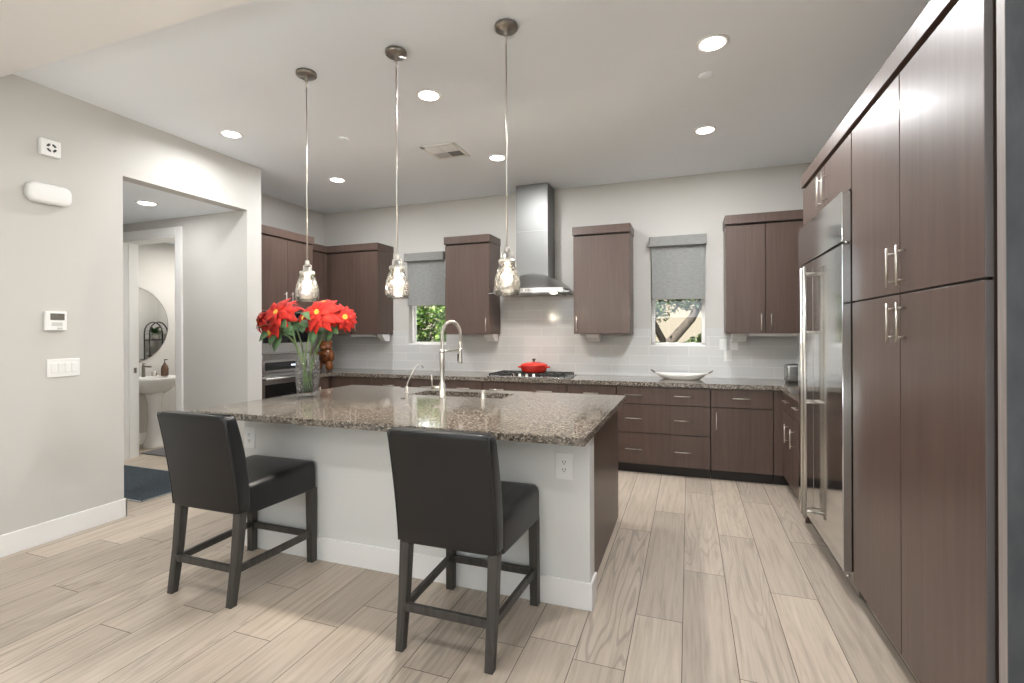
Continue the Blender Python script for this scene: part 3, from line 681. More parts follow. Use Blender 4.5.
door_x(t, 2.998, 3.525, 2.152, ZUD, XP, -1, 3.472, (2.185, 2.385))
door_x(t, 3.528, 4.13, 2.152, ZUD, XP, -1, 3.582, (2.185, 2.385))
# refrigerator
XF = .757; FY0, FYs, FY1 = 2.999, 3.635, 4.095
t = thing('refrigerator', (1.1, 3.55, 0), 'built in stainless steel refrigerator with long bar handles', 'refrigerator')
MB().box(XP + .03, XR - .01, FY0 + .002, FY1 - .002, .02, 2.138).build('body', 'steel_dark', t)
MB().box(XP + .06, XP + .09, FY0 + .01, FY1 - .01, 0, .14).build('toe_grille', 'toe', t)
MB().box(XF, XP + .029, FY0, FY1, 1.872, 2.138, .004).build('top_grille', 'steel_mirror', t)
d = MB().box(XF, XP + .029, FY0, FYs - .002, .15, 1.862, .004).build('door', 'steel_mirror', t)
d2 = MB().box(XF, XP + .029, FYs + .002, FY1, .15, 1.862, .004).build('door', 'steel_mirror', t)
for dd, yy in ((d, FYs - .045), (d2, FYs + .045)):
    b = MB().cyl((XF - .055, yy, .21), (XF - .055, yy, 1.82), .009, n=14)
    for zz in (.25, .95, 1.40, 1.775): b.cyl((XF - .001, yy, zz), (XF - .055, yy, zz), .008, n=10)
    b.build('handle', 'nickel', dd)
for zz in (.135, 1.867): MB().cyl((XF + .012, FY0 - .008, zz), (XF + .03, FY0 - .008, zz), .007, n=10).build('hinge', 'chrome', t)

# ------------------------------------------------------------------ range hood
HXc = -1.655
t = thing('range_hood', (HXc, 5.35, 1.83), 'stainless chimney range hood on the back wall above the cooktop', 'range hood')
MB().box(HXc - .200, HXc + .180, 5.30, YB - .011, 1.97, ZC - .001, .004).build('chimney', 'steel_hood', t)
MB().box(HXc - .195, HXc + .176, 5.298, 5.302, 2.55, 2.556).build('chimney_seam', 'steel_dark', t)
c = MB(); NX, NY = 29, 15; rings = []
def hood_z(u, v):   # u in -1..1, v 0 front .. 1 back
    s = min(1, v / .45); s = s * s * (3 - 2 * s)
    return 1.885 + .185 * max(0, 1 - abs(u) ** 2.0) * s
for j in range(NY):
    v = j / (NY - 1); row = []
    for i in range(NX):
        u = -1 + 2 * i / (NX - 1); yf = 5.045 + .05 * u * u
        row.append((HXc + .40 * u, yf + (YB - .012 - yf) * v, hood_z(u, v)))
    rings.append(row)
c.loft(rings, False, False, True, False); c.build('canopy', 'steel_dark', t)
def rim(hw, y_f, bul, z0, z1, tip=0):
    pts = [(HXc + hw * (-1 + 2 * i / 24), y_f + bul * ((-1 + 2 * i / 24) ** 2)) for i in range(25)]
    return MB().prism(pts + [(HXc + hw, YB - .012), (HXc - hw, YB - .012)], 'Z', z0, z1)
rim(.466, 5.055, .05, 1.838, 1.848).build('glass_wing', 'steel', t)
rim(.40, 5.045, .05, 1.836, 1.886).build('fascia', 'steel', t)
fp = MB().box(HXc - .10, HXc + .06, 5.0425, 5.05, 1.848, 1.878, .001).build('control_panel', 'steel', t)
b = MB()
for k in range(4): b.cyl((HXc - .075 + k * .035, 5.044, 1.863), (HXc - .075 + k * .035, 5.040, 1.863), .006, n=12)
b.build('button', 'black_plastic', fp)
MB().box(HXc - .33, HXc + .33, 5.12, 5.52, 1.826, 1.837, .002).build('filter_grille', 'steel_dark', t)
for s in (-1, 1):
    MB().lathe((HXc + s * .29, 5.13, 1.83), [(.035, .004), (.035, -.005), (.028, -.007)], 20).build('lamp', 'hoodlens', t)
    ld = bpy.data.lights.new('hood_lamp', 'SPOT'); ld.energy = 4; ld.spot_size = 2.2; ld.spot_blend = .6; ld.shadow_soft_size = .025; ld.color = (1, .86, .68)
    lo = bpy.data.objects.new('hood_lamp', ld); COL.objects.link(lo); lo.parent = t; lo.location = (s * .29, 5.13 - 5.35, -.012)

# ------------------------------------------------------------------ cooktop, pot
t = thing('gas_cooktop', (HXc, 5.26, .915), 'stainless gas cooktop with black cast iron grates set in the back worktop', 'cooktop')
cx0, cx1, cy0, cy1 = HXc - .455, HXc + .455, 5.015, 5.50
MB().box(cx0, cx1, cy0, cy1, .9152, .925, .004).build('tray', 'steel', t)
for k in range(3):
    a = cx0 + .02 + k * .29; b_ = a + .29 - .005; g = MB(); zt = .952
    ya, yb = (5.12, cy1 - .02) if k == 1 else (5.04, cy1 - .02)
    for xx in (a, b_ - .012): g.box(xx, xx + .012, ya, yb, zt - .016, zt, .002)
    for yy in (ya, yb - .012, (ya + yb) / 2 - .006): g.box(a, b_, yy, yy + .012, zt - .016, zt, .002)
    for f in (.33, .67): g.box(a + (b_ - a) * f - .005, a + (b_ - a) * f + .005, ya, yb, zt - .012, zt, .002)
    for xx in (a, b_ - .014):
        for yy in (ya, yb - .014): g.box(xx, xx + .014, yy, yy + .014, .9245, zt - .01)
    g.build('grate', 'black_iron', t)
for (bx, by, br) in ((-.31, 5.14, .04), (-.31, 5.38, .045), (0, 5.29, .055), (.31, 5.14, .04), (.31, 5.38, .045)):
    MB().lathe((HXc + bx, by, .9245), [(br, 0), (br, .008), (br * .7, .010), (br * .7, .016), (br * .4, .018)], 20).build('burner', 'black_iron', t)
for k in range(5):
    MB().lathe((HXc - .16 + k * .08, 5.062, .9245), [(.019, 0), (.019, .004), (.015, .006), (.014, .028), (.008, .03)], 18).build('knob', 'nickel', t)
PX, PY, PZ = HXc + .01, 5.30, .9523
t = thing('casserole_pot', (PX, PY, PZ), 'red enamelled lidded casserole pot sitting on the cooktop', 'pot')
MB().lathe((PX, PY, PZ), [(.115, 0), (.135, .008), (.146, .03), (.150, .068), (.152, .072), (.146, .073)], 36).build('pot_body', 'red', t)
MB().lathe((PX, PY, PZ), [(.154, .0735), (.155, .082), (.140, .098), (.10, .112), (.05, .120), (.018, .122)], 36).build('lid', 'red', t)
MB().lathe((PX, PY, PZ), [(.010, .1215), (.010, .130), (.022, .142), (.024, .150), (.015, .156)], 20).build('lid_knob', 'black_plastic', t)
for s in (-1, 1):
    MB().tube([(PX + s * .143, PY - .045, PZ + .058), (PX + s * .175, PY - .032, PZ + .062), (PX + s * .180, PY, PZ + .063), (PX + s * .175, PY + .032, PZ + .062), (PX + s * .143, PY + .045, PZ + .058)], .009, 10).build('handle', 'red', t)

# platter
t = thing('serving_platter', (-.07, 5.36, .915), 'long white boat shaped platter with dark handles on the back worktop', 'platter')
prof = []
def pring(k, z, ins=0.0):
    out = []
    for i in range(40):
        a = 2 * PI * i / 40; ca, sa = math.cos(a), math.sin(a)
        x = .27 * k * ca - ins * ca; y = .115 * (.35 + .65 * k) * sa - ins * sa
        zz = z + .016 * abs(ca) ** 3 * max(0, (k - .5) * 2)
        out.append((-.07 + x, 5.36 + y, .915 + zz))
    return out
MB().loft([pring(.66, .0005), pring(.76, .012), pring(.88, .034), pring(1.0, .056), pring(.985, .0565, .006), pring(.86, .038, .006), pring(.74, .018, .006), pring(.64, .012, .006)]).build('dish', 'platter', t)
for s in (-1, 1):
    MB().tube([(-.07 + s * .262, 5.335, .982), (-.07 + s * .288, 5.34, .998), (-.07 + s * .300, 5.36, 1.006), (-.07 + s * .288, 5.38, .998), (-.07 + s * .262, 5.385, .982)], .0065, 8).build('handle', 'bronze', t)

# toaster
t = thing('toaster', (1.03, 5.28, .915), 'steel toaster with a black lever on the worktop beside the refrigerator', 'toaster')
b = MB(); rings = []
for x, k in ((.868, .86), (.878, .97), (.89, 1), (1.17, 1), (1.182, .97), (1.192, .86)):
    rings.append([(x, yy, zz) for (yy, zz, _) in rrect(5.28, .915 + .095, .085 * k, .083 * k, .03, 0, 6)])
b.loft(rings).build('shell', 'steel', t)
MB().box(.88, 1.18, 5.20, 5.36, .9152, .94, .004).build('base', 'black_plastic', t)
MB().box(.92, 1.15, 5.245, 5.262, 1.088, 1.0945).box(.92, 1.15, 5.298, 5.315, 1.088, 1.0945).build('slot', 'dark_hole', t)
MB().box(.955, 1.005, 5.172, 5.199, 1.03, 1.05, .005).box(.975, .985, 5.185, 5.198, .98, 1.03).build('lever', 'black_plastic', t)

# backsplash plates
def plate(x, z, label, kind, y=YB - .0105):
    t = thing('switch_plate', (x, y, z), label, 'wall plate', 'white plates on the tiled backsplash')
    MB().box(x - .037, x + .037, y - .006, y, z - .058, z + .058, .002).build('plate', 'white', t)
    if kind == 's': MB().box(x - .017, x + .017, y - .009, y - .005, z - .034, z + .034, .002).build('rocker', 'white', t)
    else:
        for s in (-1, 1): MB().box(x - .016, x + .016, y - .008, y - .005, z + s * .021 - .014, z + s * .021 + .014, .002).build('socket', 'white', t)
plate(.345, 1.27, 'left of two white switch plates side by side on the tiles near the refrigerator', 's')
plate(.447, 1.27, 'right of two white switch plates side by side on the tiles near the refrigerator', 's')
plate(.388, 1.15, 'white outlet plate on the tiles below a pair of switch plates', 'o')

# window shades
def shade(w, label, rg=.018):
    x0, x1 = w[0] - .012, w[1] + .012
    t = thing('roller_shade', ((x0 + x1) / 2, YB, 2.44), label, 'window shade', 'grey roller shades')
    MB().box(x0, x1, 5.495, YB - .001, 2.325, 2.430, .004).build('valance', 'shade_box', t)
    MB().box(x0 + .025, x1 - rg, 5.545, 5.549, 1.765, 2.34).build('fabric', 'shade', t)
    MB().box(x0 + .025, x1 - rg, 5.540, 5.554, 1.752, 1.772, .004).build('hem_bar', 'shade_box', t)
shade(W1, 'grey roller shade half lowered over the window left of the hood', .002)
shade(W2, 'grey roller shade half lowered over the window right of the hood')

# carved figure on the left counter
fx, fy, fz = -4.45, 5.20, .915
b = MB()
for c, r, sc in (((0, 0, .175), .088, (1, .9, 1.15)), ((0, -.01, .29), .065, (1, .95, 1)), ((-.06, -.05, .06), .042, (.85, 1.2, 1.45)), ((.06, -.05, .06), .042, (.85, 1.2, 1.45)), ((-.075, -.035, .17), .032, (.9, 1, 1.9)), ((.075, -.035, .17), .032, (.9, 1, 1.9)), ((0, -.06, .275), .033, (1, 1.2, .8)), ((-.045, 0, .345), .022, (1, .6, 1)), ((.045, 0, .345), .022, (1, .6, 1)), ((0, -.075, .20), .040, (1.2, .6, .8))):
    b.ball((fx + c[0] * 1.45, fy + c[1], fz + c[2] * 1.08), r * 1.08, 3, (sc[0] * 1.18, sc[1], sc[2]))
for v in b.bm.verts: v.co.z = max(v.co.z, fz + .001)
o = b.build('carved_figure', 'carved'); md = o.modifiers.new('remesh', 'REMESH'); md.mode = 'VOXEL'; md.voxel_size = .006; md.use_smooth_shade = True
tag(o, 'reddish brown carved wooden animal figure seated on the worktop behind the red flowers', 'wood carving')

# ------------------------------------------------------------------ island
IX0, IX1, IY0, IY1 = -3.0, -.457, 2.25, 3.86
BX0, BX1, BY0 = -2.78, -.472, 2.463
t = thing('kitchen_island', (-1.7, 3.1, 0), 'long kitchen island with pale grey front wall and dark wood ends', 'kitchen island')
MB().box(BX0, BX1, BY0, BY0 + .122, 0, .874, .002).build('knee_wall', 'island_paint', t)
MB().box(BX0 - .012, BX1 + .013, BY0 - .013, BY0, 0, BB, .003).box(BX1, BX1 + .013, BY0 - .012, BY0 + .122, 0, BB, .003).box(BX0 - .012, BX0, BY0 - .012, BY0 + .122, 0, BB, .003).build('baseboard', 'trim', t)
ya, yb_ = BY0 + .123, 3.71
MB().box(BX0 + .02, -2.13, ya, yb_, .085, .874).box(-1.26, BX1 - .047, ya, yb_, .085, .874).box(-2.13, -1.26, ya, yb_, .085, .66).box(-2.13, -1.26, ya, 3.37, .66, .874).box(-2.13, -1.26, 3.695, yb_, .66, .874).build('cabinet_body', 'cab', t)
MB().box(BX1 - .046, BX1 - .028, BY0 + .123, 3.735, .016, .874, .0015, 1).build('end_panel', 'cab', t)
MB().box(BX0 + .001, BX0 + .019, BY0 + .123, 3.735, .016, .874, .0015, 1).build('end_panel', 'cab', t)
MB().box(BX0 + .03, BX1 - .050, BY0 + .124, 3.66, 0, .085).build('toe_kick', 'toe', t)
nd = 5; ww = (BX1 - BX0 - .070) / nd
for k in range(nd):
    xa = BX0 + .022 + k * ww; hx = xa + (ww - .05 if k % 2 == 0 else .05)
    d = MB().box(xa + .002, xa + ww - .002, 3.711, 3.732, .09, .868, .0015, 1).build('door', 'cab', t)
    handle((hx, 3.732, .62), (hx, 3.732, .78), (0, 1, 0), d)
# granite top with sink cut-out
SX0, SX1, SY0, SY1 = -2.09, -1.30, 3.395, 3.675
def ring_slab(x0, x1, y0, y1, hx0, hx1, hy0, hy1, z0, z1):
    b = MB(); bm = b.bm; bv = .003
    O_ = [(x0, y0), (x1, y0), (x1, y1), (x0, y1)]; I_ = [(hx0, hy0), (hx1, hy0), (hx1, hy1), (hx0, hy1)]
    def off(p, d, c=((x0 + x1) / 2, (y0 + y1) / 2)): return (p[0] + (d if p[0] < c[0] else -d), p[1] + (d if p[1] < c[1] else -d))
    mk = lambda pts, z: [bm.verts.new((*p, z)) for p in pts]
    ot, os, ob = mk([off(p, bv) for p in O_], z1), mk(O_, z1 - bv), mk(O_, z0); it, ib = mk(I_, z1), mk(I_, z0)
    for i in range(4):
        j = (i + 1) % 4
        for q in ((ot[i], ot[j], it[j], it[i]), (os[i], os[j], ot[j], ot[i]), (ob[i], ob[j], os[j], os[i]), (ib[i], ib[j], ob[j], ob[i]), (it[i], it[j], ib[j], ib[i])): bm.faces.new(q)
    bmesh.ops.recalc_face_normals(bm, faces=bm.faces); return b
o = ring_slab(IX0, IX1, IY0, IY1, SX0, SX1, SY0, SY1, .875, .915).build('island_countertop', 'granite')
tag(o, 'large speckled granite worktop on the kitchen island', 'countertop')
t = thing('sink', ((SX0 + SX1) / 2, (SY0 + SY1) / 2, .68), 'stainless undermount sink set into the island worktop', 'sink')
b = MB(); a0, a1, c0, c1, w = SX0 - .006, SX1 + .006, SY0 - .006, SY1 + .006, .004
b.box(a0, a1, c0, c1, .69, .694).box(a0 - w, a0, c0 - w, c1 + w, .69, .8745).box(a1, a1 + w, c0 - w, c1 + w, .69, .8745).box(a0, a1, c0 - w, c0, .69, .8745).box(a0, a1, c1, c1 + w, .69, .8745)
b.build('basin', 'steel', t)
MB().lathe(((SX0 + SX1) / 2, (SY0 + SY1) / 2, .694), [(.045, 0), (.045, .003), (.03, .002)], 20).build('drain', 'chrome', t)
# island outlets
def outlet(x, label, sw=False):
    t = thing('electrical_outlet', (x, BY0, .72), label, 'outlet', 'outlets on the island front')
    MB().box(x - .045, x + .045, BY0 - .007, BY0, .650, .784, .002).build('plate', 'white', t)
    for s in (-1, 1):
        zc = .719 + s * .020
        k = MB().box(x - .017, x + .017, BY0 - .009, BY0 - .006, zc - .015, zc + .015, .003).build('socket', 'white', t)
        h = MB()
        for q in (-.007, .007): h.box(x + q - .0016, x + q + .0016, BY0 - .0095, BY0 - .0085, zc - .002, zc + .008)
        h.cyl((x, BY0 - .0085, zc - .008), (x, BY0 - .0095, zc - .008), .003, n=8); h.build('socket_hole', 'dark_hole', k)
outlet(-.603, 'white outlet on the island front right of the near stool')
outlet(-2.732, 'white outlet on the island front behind the left stool')

# faucets
FX, FYY = -1.768, 3.335
t = thing('kitchen_faucet', (FX, FYY, .915), 'tall brushed nickel spring neck faucet on the island', 'faucet')
MB().lathe((FX, FYY, .915), [(.028, 0), (.028, .006), (.024, .01), (.024, .10), (.020, .106), (.017, .115), (.017, .245), (.0185, .25), (.0185, .36), (.012, .365)], 24).build('body', 'nickel', t)
arc = []; ex, ey = .035, .245
arc += [(FX, FYY, 1.28), (FX, FYY, 1.385)]
for k in range(13):
    a = PI * k / 12; c = (1 - math.cos(a)) / 2
    arc.append((FX + ex * c, FYY + ey * c, 1.39 + .10 * math.sin(a)))
arc += [(FX + ex, FYY + ey, 1.38), (FX + ex, FYY + ey, 1.335)]
hose = MB().tube(arc, .0085, 10).build('hose', 'nickel', t)
# spring coil round the hose
def coil(path, r, pitch, wire):
    P = [Vector(p) for p in path]; L = [0]
    for a, b_ in zip(P, P[1:]): L.append(L[-1] + (b_ - a).length)
    n = int(L[-1] / pitch * 10); pts = []; up = Vector((ex, ey, 0)).normalized().cross(Vector((0, 0, 1)))
    for k in range(n + 1):
        s = L[-1] * k / n; i = max(j for j in range(len(L) - 1) if L[j] <= s + 1e-9); q = (s - L[i]) / (L[i + 1] - L[i])
        c = P[i].lerp(P[i + 1], q); d = (P[i + 1] - P[i]).normalized(); b2 = d.cross(up).normalized()
        a = 2 * PI * s / pitch; pts.append(c + up * r * math.cos(a) + b2 * r * math.sin(a))
    return MB().tube(pts, wire, 5)
coil(arc, .0125, .0085, .0026).build('spring', 'nickel', t)
MB().lathe((FX + ex, FYY + ey, 0), [(.012, 1.335), (.015, 1.32), (.014, 1.29), (.013, 1.22), (.019, 1.17), (.019, 1.16), (.012, 1.155)], 18).build('spray_head', 'nickel', t)
MB().box(FX + ex - .026, FX + ex - .014, FYY + ey - .006, FYY + ey + .006, 1.17, 1.235, .003).build('spray_lever', 'black_plastic', t)
b = MB().cyl((FX, FYY, 1.262), (FX + ex, FYY + ey, 1.268), .0075, n=12).lathe((FX, FYY, 0), [(.021, 1.25), (.021, 1.276)], 18).lathe((FX + ex, FYY + ey, 0), [(.019, 1.258), (.019, 1.278)], 18).build('support_arm', 'nickel', t)
MB().cyl((FX, FYY, .985), (FX - .085, FYY - .005, .985), .015, n=14).cyl((FX - .082, FYY - .005, .98), (FX - .088, FYY - .008, 1.085), .005, n=10).build('handle', 'nickel', t)
gx, gy = -2.165, 3.47
t = thing('filter_tap', (gx, gy, .915), 'slender small water tap left of the tall spring faucet on the island', 'faucet')
MB().lathe((gx, gy, .915), [(.020, 0), (.020, .006), (.012, .010), (.012, .05), (.008, .055)], 18).build('base', 'nickel', t)
MB().tube([(gx, gy, .965), (gx + .004, gy + .01, 1.0), (gx + .03, gy + .06, 1.10), (gx + .045, gy + .085, 1.135), (gx + .058, gy + .105, 1.143), (gx + .070, gy + .125, 1.135), (gx + .076, gy + .135, 1.115)], .0055, 10).build('spout', 'nickel', t)
MB().box(gx - .055, gx - .008, gy - .006, gy + .006, .957, .967, .003).build('lever', 'black_plastic', t)
t = thing('air_gap_cap', (-1.435, 3.345, .915), 'short nickel air gap cap standing right of the spring faucet', 'air gap')
MB().lathe((-1.435, 3.345, .915), [(.020, 0), (.020, .004), (.0155, .008), (.0155, .058), (.012, .064)], 20).build('cap', 'nickel', t)

# ------------------------------------------------------------------ vase and poinsettias
VX, VY = -2.765, 3.02
t = thing('glass_vase', (VX, VY, .9155), 'clear cut crystal vase standing on the left end of the island', 'vase')
outer = [(.062, 0), (.070, .004), (.078, .05), (.085, .12), (.088, .19), (.087, .26), (.083, .328)]
inner = [(r - .007, z) for r, z in outer[:1:-1]] + [(.05, .035), (.012, .034)]
MB().lathe((VX, VY, .9155), outer + inner, 20, True, True, False).build('vessel', 'crystal', t)
MB().lathe((VX, VY, .9155), [(.001, .0355), (.05, .0356), (.066, .05), (.072, .10), (.0722, .1002), (.001, .1003)], 20, False, False).build('water', clear_glass('water', (.93, .96, .95), .0), t)
def bracts(b, c, n, up, L, wd, k, rr, tw=0.0):
    up = Vector(up).normalized(); a = up.orthogonal().normalized(); e = up.cross(a)
    for i in range(n):
        ph = 2 * PI * (i + tw + rr.uniform(-.15, .15)) / n; d = a * math.cos(ph) + e * math.sin(ph); sd = up.cross(d)
        l = L * rr.uniform(.82, 1.12); w = wd * rr.uniform(.85, 1.1); lift = k + rr.uniform(-.12, .12)
        prof = [(0, .10), (.18, .55), (.42, 1.0), (.68, .78), (.88, .35), (1, .03)]
        rows = []
        for s, q in prof:
            m = Vector(c) + d * l * s + up * l * (lift * s - .55 * s * s)
            rows.append([m - sd * w * q + up * .12 * w * q, m - up * .06 * w * q, m + sd * w * q + up * .12 * w * q])
        b.loft(rows, False, False, True, False)
    return b
def leafshape(b, base, d, up, l, w):
    d = Vector(d).normalized(); up = Vector(up); sd = d.cross(up).normalized(); up = sd.cross(d); rows = []
    for s, q in [(0, .06), (.2, .62), (.45, 1), (.72, .7), (1, .03)]:
        m = Vector(base) + d * l * s - up * l * .25 * s * s
        rows.append([m - sd * w * q + up * .15 * w * q, m, m + sd * w * q + up * .15 * w * q])
    return b.loft(rows, False, False, True, False)
heads = [  # x, y, z, facing, size, label
    (-2.88, 2.90, 1.535, (-.05, -.9, .40), .150, 'big red poinsettia bloom facing the camera, left of the vase centre'),
    (-2.50, 2.90, 1.530, (.12, -.9, .35), .145, 'big red poinsettia bloom facing the camera, right of the vase centre'),
    (-3.13, 2.98, 1.475, (-.75, -.65, .15), .120, 'red poinsettia bloom at the far left of the bouquet, turned to the left'),
    (-2.39, 3.04, 1.500, (.80, -.5, .20), .115, 'red poinsettia bloom at the far right of the bouquet, turned to the right'),
    (-2.69, 2.98, 1.490, (.05, -.9, .30), .095, 'smaller red poinsettia bloom in the middle of the bouquet, set back'),
    (-3.02, 3.12, 1.585, (-.3, -.4, .8), .120, 'red poinsettia bloom rising at the top left of the bouquet'),
    (-2.62, 3.10, 1.600, (.1, -.4, .9), .120, 'red poinsettia bloom rising at the top right of the bouquet'),
    (-3.00, 2.96, 1.395, (-.3, -.8, -.2), .080, 'red poinsettia bloom hanging lowest under the left side of the bouquet')]
rr = random.Random(21)
for i, (hx, hy, hz, fc, sz, lab) in enumerate(heads):
    hx -= .05; hz += .022
    ang = 2 * PI * i / len(heads); bx, by = VX + .03 * math.cos(ang), VY + .03 * math.sin(ang)
    t = thing('poinsettia', (bx, by, .96), lab, 'flower', 'red poinsettias in the vase')
    f = Vector(fc).normalized(); c = Vector((hx, hy, hz))
    p3 = c - f * .012; rimp = Vector((VX, VY, 1.245)) + Vector((hx - VX, hy - VY, 0)).normalized() * .062
    q = MB(); pts = []
    A = [Vector((bx, by, .955)), rimp, (rimp + p3) / 2 + Vector((0, 0, .03)) - f * .03, p3]
    for s in range(17):
        u = s / 16 * 3; j = min(2, int(u)); v = u - j
        P0, P1, P2, P3 = A[max(j - 1, 0)], A[j], A[j + 1], A[min(j + 2, 3)]
        pts.append(.5 * ((2 * P1) + (P2 - P0) * v + (2 * P0 - 5 * P1 + 4 * P2 - P3) * v * v + (3 * P1 - P0 - 3 * P2 + P3) * v ** 3))
    q.tube(pts, .0055, 7).build('stem', 'stem', t)
    b = MB(); bracts(b, c, 9, f, sz * 1.10, sz * .29, .02, rr); bracts(b, c + f * .012, 8, f, sz * .92, sz * .26, .28, rr, .5); bracts(b, c + f * .020, 6, f, sz * .62, sz * .19, .55, rr, .2)
    o = b.build('bracts', 'bract', t); sm = o.modifiers.new('thickness', 'SOLIDIFY'); sm.thickness = .0012
    e = MB(); a = f.orthogonal().normalized(); a2 = f.cross(a)
    for k in range(9):
        r_ = 0 if k == 0 else .014; th = k * PI / 4
        e.ball(c + f * .028 + a * r_ * math.cos(th) + a2 * r_ * math.sin(th), .0075, 1)
    e.build('flower_eye', 'flower_eye', t)
    l = MB()
    for k in range(3 if i in (0, 1, 2, 3) else 2):
        base = pts[14 - 1 * k]; d = Vector((rr.uniform(-.7, .7) + (hx - VX) * .9 * (1 if k == 0 else -.7), -.35, rr.uniform(-.55, .15)))
        leafshape(l, base - Vector((0, .02, 0)), d, (0, -1, .45), rr.uniform(.12, .16), rr.uniform(.036, .046))
    o = l.build('leaf', 'leafgreen', t); sm = o.modifiers.new('thickness', 'SOLIDIFY'); sm.thickness = .001

# ------------------------------------------------------------------ stools
def stool():
    t = thing('bar_stool', (0, 0, 0), '', 'bar stool', 'black leather counter stools')
    # local: +Y is the front of the seat, origin on the floor under the seat
    yb = lambda z: -.248 - .085 * max(0, (z - .47) / .515) ** 1.35      # back face of the backrest
    th = lambda z: .075 + .020 * math.sin(PI * min(1, max(0, (z - .45) / .55)))
    rings = []
    for z, k in ((.466, .90), (.470, .97), (.478, 1), (.55, 1), (.62, 1), (.70, 1), (.78, 1), (.86, 1), (.93, 1), (.965, 1), (.980, .97), (.987, .90), (.989, .70)):
        hx = .243 * (k if k > .9 else k * .985); hy = th(z) / 2 * k
        rings.append(rrect(0, yb(z) + th(z) / 2, hx if k > .75 else .232, hy, min(.018, hy * .8), z, 5))
    MB().loft(rings).build('backrest', 'leather', t)
    pp = MB()
    for s in (-1, 1):
        pp.tube([(s * .238, yb(z) + .004, z) for z in (.475, .55, .65, .75, .85, .93, .978)], .0042, 6)
    pp.tube([(x, yb(.982) + .006, .984) for x in (-.238, -.1, .1, .238)], .0042, 6)
    pp.build('piping', 'piping', t)
    rings = []
    for z, k in ((.448, 1.0), (.455, 1.0), (.560, 1.0), (.585, .995), (.602, .975), (.612, .93), (.617, .84), (.619, .6)):
        ring = []
        for (x, y, _) in rrect(0, 0, 1, 1, .12, 0, 5):
            yy = .055 + y * (.245 if k > .9 else .245 * k) ; hw = .240 + (.268 - .240) * (y + 1) / 2
            dz = .012 * (1 - x * x) * (1 - y * y) if k < .95 else 0
            ring.append((x * hw * k, yy, z + dz + (.012 * (y + 1) / 2 - .012 if z > .55 else 0)))
        rings.append(ring)
    MB().loft(rings).build('seat', 'leather', t)
    def leg(x0, y0, x1, y1, zt, a=.024, b_=.019):
        q = MB(); q.loft([rrect(x1, y1, b_, b_, .003, 0, 3), rrect((x0 + x1) / 2, (y0 + y1) / 2 + (0 if y0 > 0 else .006), (a + b_) / 2, (a + b_) / 2, .003, zt / 2, 3), rrect(x0, y0, a, a, .003, zt, 3)], smooth=False)
        return q.build('leg', 'leg', t)
    leg(-.215, -.212, -.214, -.268, .468); leg(.215, -.212, .214, -.268, .468)
    leg(-.238, .276, -.242, .276, .450, .024, .021); leg(.238, .276, .242, .276, .450, .024, .021)
    zr = .185
    MB().box(-.20, .20, -.262, -.242, zr - .018, zr + .018, .002).build('stretcher', 'leg', t)
    MB().box(-.225, .225, .266, .286, zr - .038, zr - .002, .002).build('stretcher', 'leg', t)
    for s in (-1, 1):
        MB().loft([[(s * (.214 + d), -.246, z) for d, z in ((-.010, zr - .03), (.010, zr - .03), (.010, zr + .006), (-.010, zr + .006))], [(s * (.240 + d), .262, z) for d, z in ((-.010, zr - .03), (.010, zr - .03), (.010, zr + .006), (-.010, zr + .006))]], smooth=False).build('stretcher', 'leg', t)
    return t
s0 = stool(); s0.location = (-.995, 2.15, 0); s0['label'] = 'black leather counter stool nearest the camera, at the middle of the island'
dup(s0, (-2.435, 2.15, 0), .0, 'black leather counter stool at the left end of the island, below the vase')

# ------------------------------------------------------------------ hallway and powder room
t = thing('hall_rug', (-5.3, 3.15, 0), 'dark blue woven rug with pale beaded edge on the hallway floor', 'rug')
MB().box(-6.1, -4.30, 2.80, 3.50, .0005, .012, .004).build('pile', 'rug', t)
b = MB()
for k in range(40): b.ball((-4.292, 2.81 + k * .0171, .007), .0075, 1)
for k in range(90): b.ball((-4.30 - k * .0193, 2.792, .007), .0075, 1)
for k in range(90): b.ball((-4.30 - k * .0193, 3.508, .007), .0075, 1)
b.build('edging', 'fringe', t)
SKX, SKY = -6.20, 4.23
t = thing('pedestal_sink', (SKX, SKY, 0), 'white pedestal sink seen through the powder room doorway', 'sink')
MB().lathe((SKX - .06, SKY, 0), [(.125, 0), (.12, .03), (.085, .12), (.070, .35), (.075, .55), (.105, .68), (.11, .70)], 28).build('pedestal', 'porcelain', t)
rings = []
for k, z in ((.42, .66), (.62, .70), (.86, .77), (.98, .825), (1.0, .845), (1.0, .862), (.97, .868), (.80, .862), (.72, .82), (.5, .775)):
    rings.append([(SKX - .09 + .25 * k * math.copysign(abs(math.cos(a)) ** .75, math.cos(a)) * 1.05 + .0, SKY + .275 * k * math.copysign(abs(math.sin(a)) ** .75, math.sin(a)), z) for a in [2 * PI * i / 36 for i in range(36)]])
rings = [[(max(x, -6.577), y, z) for x, y, z in r] for r in rings]
MB().loft(rings).build('basin', 'porcelain', t)
t = thing('basin_faucet', (-6.44, 4.22, .866), 'small nickel faucet on the powder room sink', 'faucet')
MB().lathe((-6.44, 4.22, .864), [(.022, 0), (.020, .01), (.018, .14), (.012, .15)], 16).box(-6.45, -6.30, 4.208, 4.232, .985, 1.005, .004).build('spout', 'bronze', t)
MB().cyl((-6.44, 4.22, 1.014), (-6.45, 4.22, 1.03), .008, n=8).box(-6.46, -6.40, 4.213, 4.227, 1.028, 1.036, .002).build('handle', 'bronze', t)
t = thing('tumbler', (-6.42, 4.34, .866), 'small metal cup on the sink beside the soap bottle', 'cup')
MB().lathe((-6.42, 4.34, .865), [(.028, 0), (.033, .06), (.030, .06), (.026, .006)], 18).build('cup', 'nickel', t)
t = thing('soap_bottle', (-6.36, 4.43, .866), 'brown soap bottle with pump on the powder room sink', 'soap bottle')
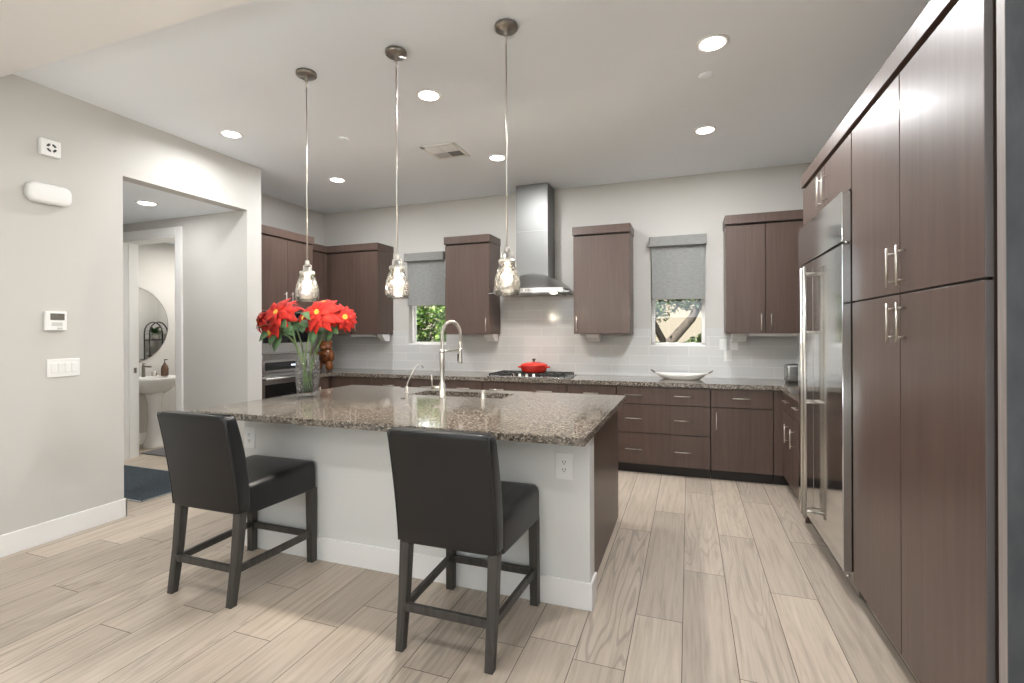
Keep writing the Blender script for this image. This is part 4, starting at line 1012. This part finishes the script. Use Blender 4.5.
MB().lathe((-6.36, 4.43, .865), [(.042, 0), (.042, .09), (.03, .13), (.014, .15), (.014, .165)], 20).build('bottle', 'soap', t)
MB().cyl((-6.36, 4.43, 1.03), (-6.36, 4.43, 1.07), .006, n=8).box(-6.365, -6.31, 4.424, 4.436, 1.066, 1.076, .002).build('pump', 'black_plastic', t)
t = thing('round_mirror', (-6.578, 4.13, 1.52), 'large round frameless mirror above the powder room sink', 'mirror')
MB().loft([[(-6.579 + d, 4.13 + r * math.cos(2 * PI * i / 64), 1.52 + r * math.sin(2 * PI * i / 64)) for i in range(64)] for d, r in ((0, .49), (.010, .49), (.014, .484))], smooth=False).build('mirror_glass', 'mirror', t)
MB().loft([[(-6.5795, 4.13 + r * math.cos(2 * PI * i / 64), 1.52 + r * math.sin(2 * PI * i / 64)) for i in range(64)] for r in (.492, .49)] , False, False).loft([[(-6.5795 + d, 4.13 + .493 * math.cos(2 * PI * i / 64), 1.52 + .493 * math.sin(2 * PI * i / 64)) for i in range(64)] for d in (0, .012)], False, False).build('mirror_edge', 'steel_dark', t)
ex0, ey0 = -5.14, 5.43
t = thing('iron_etagere', (ex0, ey0, 0), 'dark arched iron shelf stand reflected in the round mirror', 'shelf stand')
b = MB()
for xx in (ex0 - .06, ex0 + .06):
    pts = [(xx, ey0 - .14, 0), (xx, ey0 - .14, 1.42)]
    for k in range(1, 9): a = PI * k / 8; pts.append((xx, ey0 - .14 * math.cos(a), 1.42 + .17 * math.sin(a)))
    pts.append((xx, ey0 + .14, 0)); b.tube(pts, .010, 8)
b.build('frame', 'wrought', t)
for z in (.25, .70, 1.05, 1.30): MB().box(ex0 - .065, ex0 + .065, ey0 - .145, ey0 + .145, z, z + .015, .003).build('shelf', 'wrought', t)
t = thing('potted_plant', (ex0, ey0 - .02, 1.315), 'small green plant in a white pot on the iron shelf stand', 'plant')
MB().lathe((ex0, ey0 - .02, 1.3155), [(.045, 0), (.06, .10), (.055, .10), (.05, .09)], 20).build('pot', 'porcelain', t)
l = MB(); rr = random.Random(4)
for k in range(34): leafshape(l, (ex0, ey0 - .02, 1.40), (rr.uniform(-1, 1), rr.uniform(-1, 1), rr.uniform(.1, 1.4)), (0, 0.01, 1), rr.uniform(.10, .2), .028)
l.build('foliage', 'leafgreen', t)
t = thing('bath_mat', (-5.75, 4.3, 0), 'grey bath mat on the powder room floor in front of the pedestal sink', 'mat')
MB().box(-6.05, -5.2, 3.92, 4.75, .0005, .014, .005).build('pile', 'mat_grey', t)
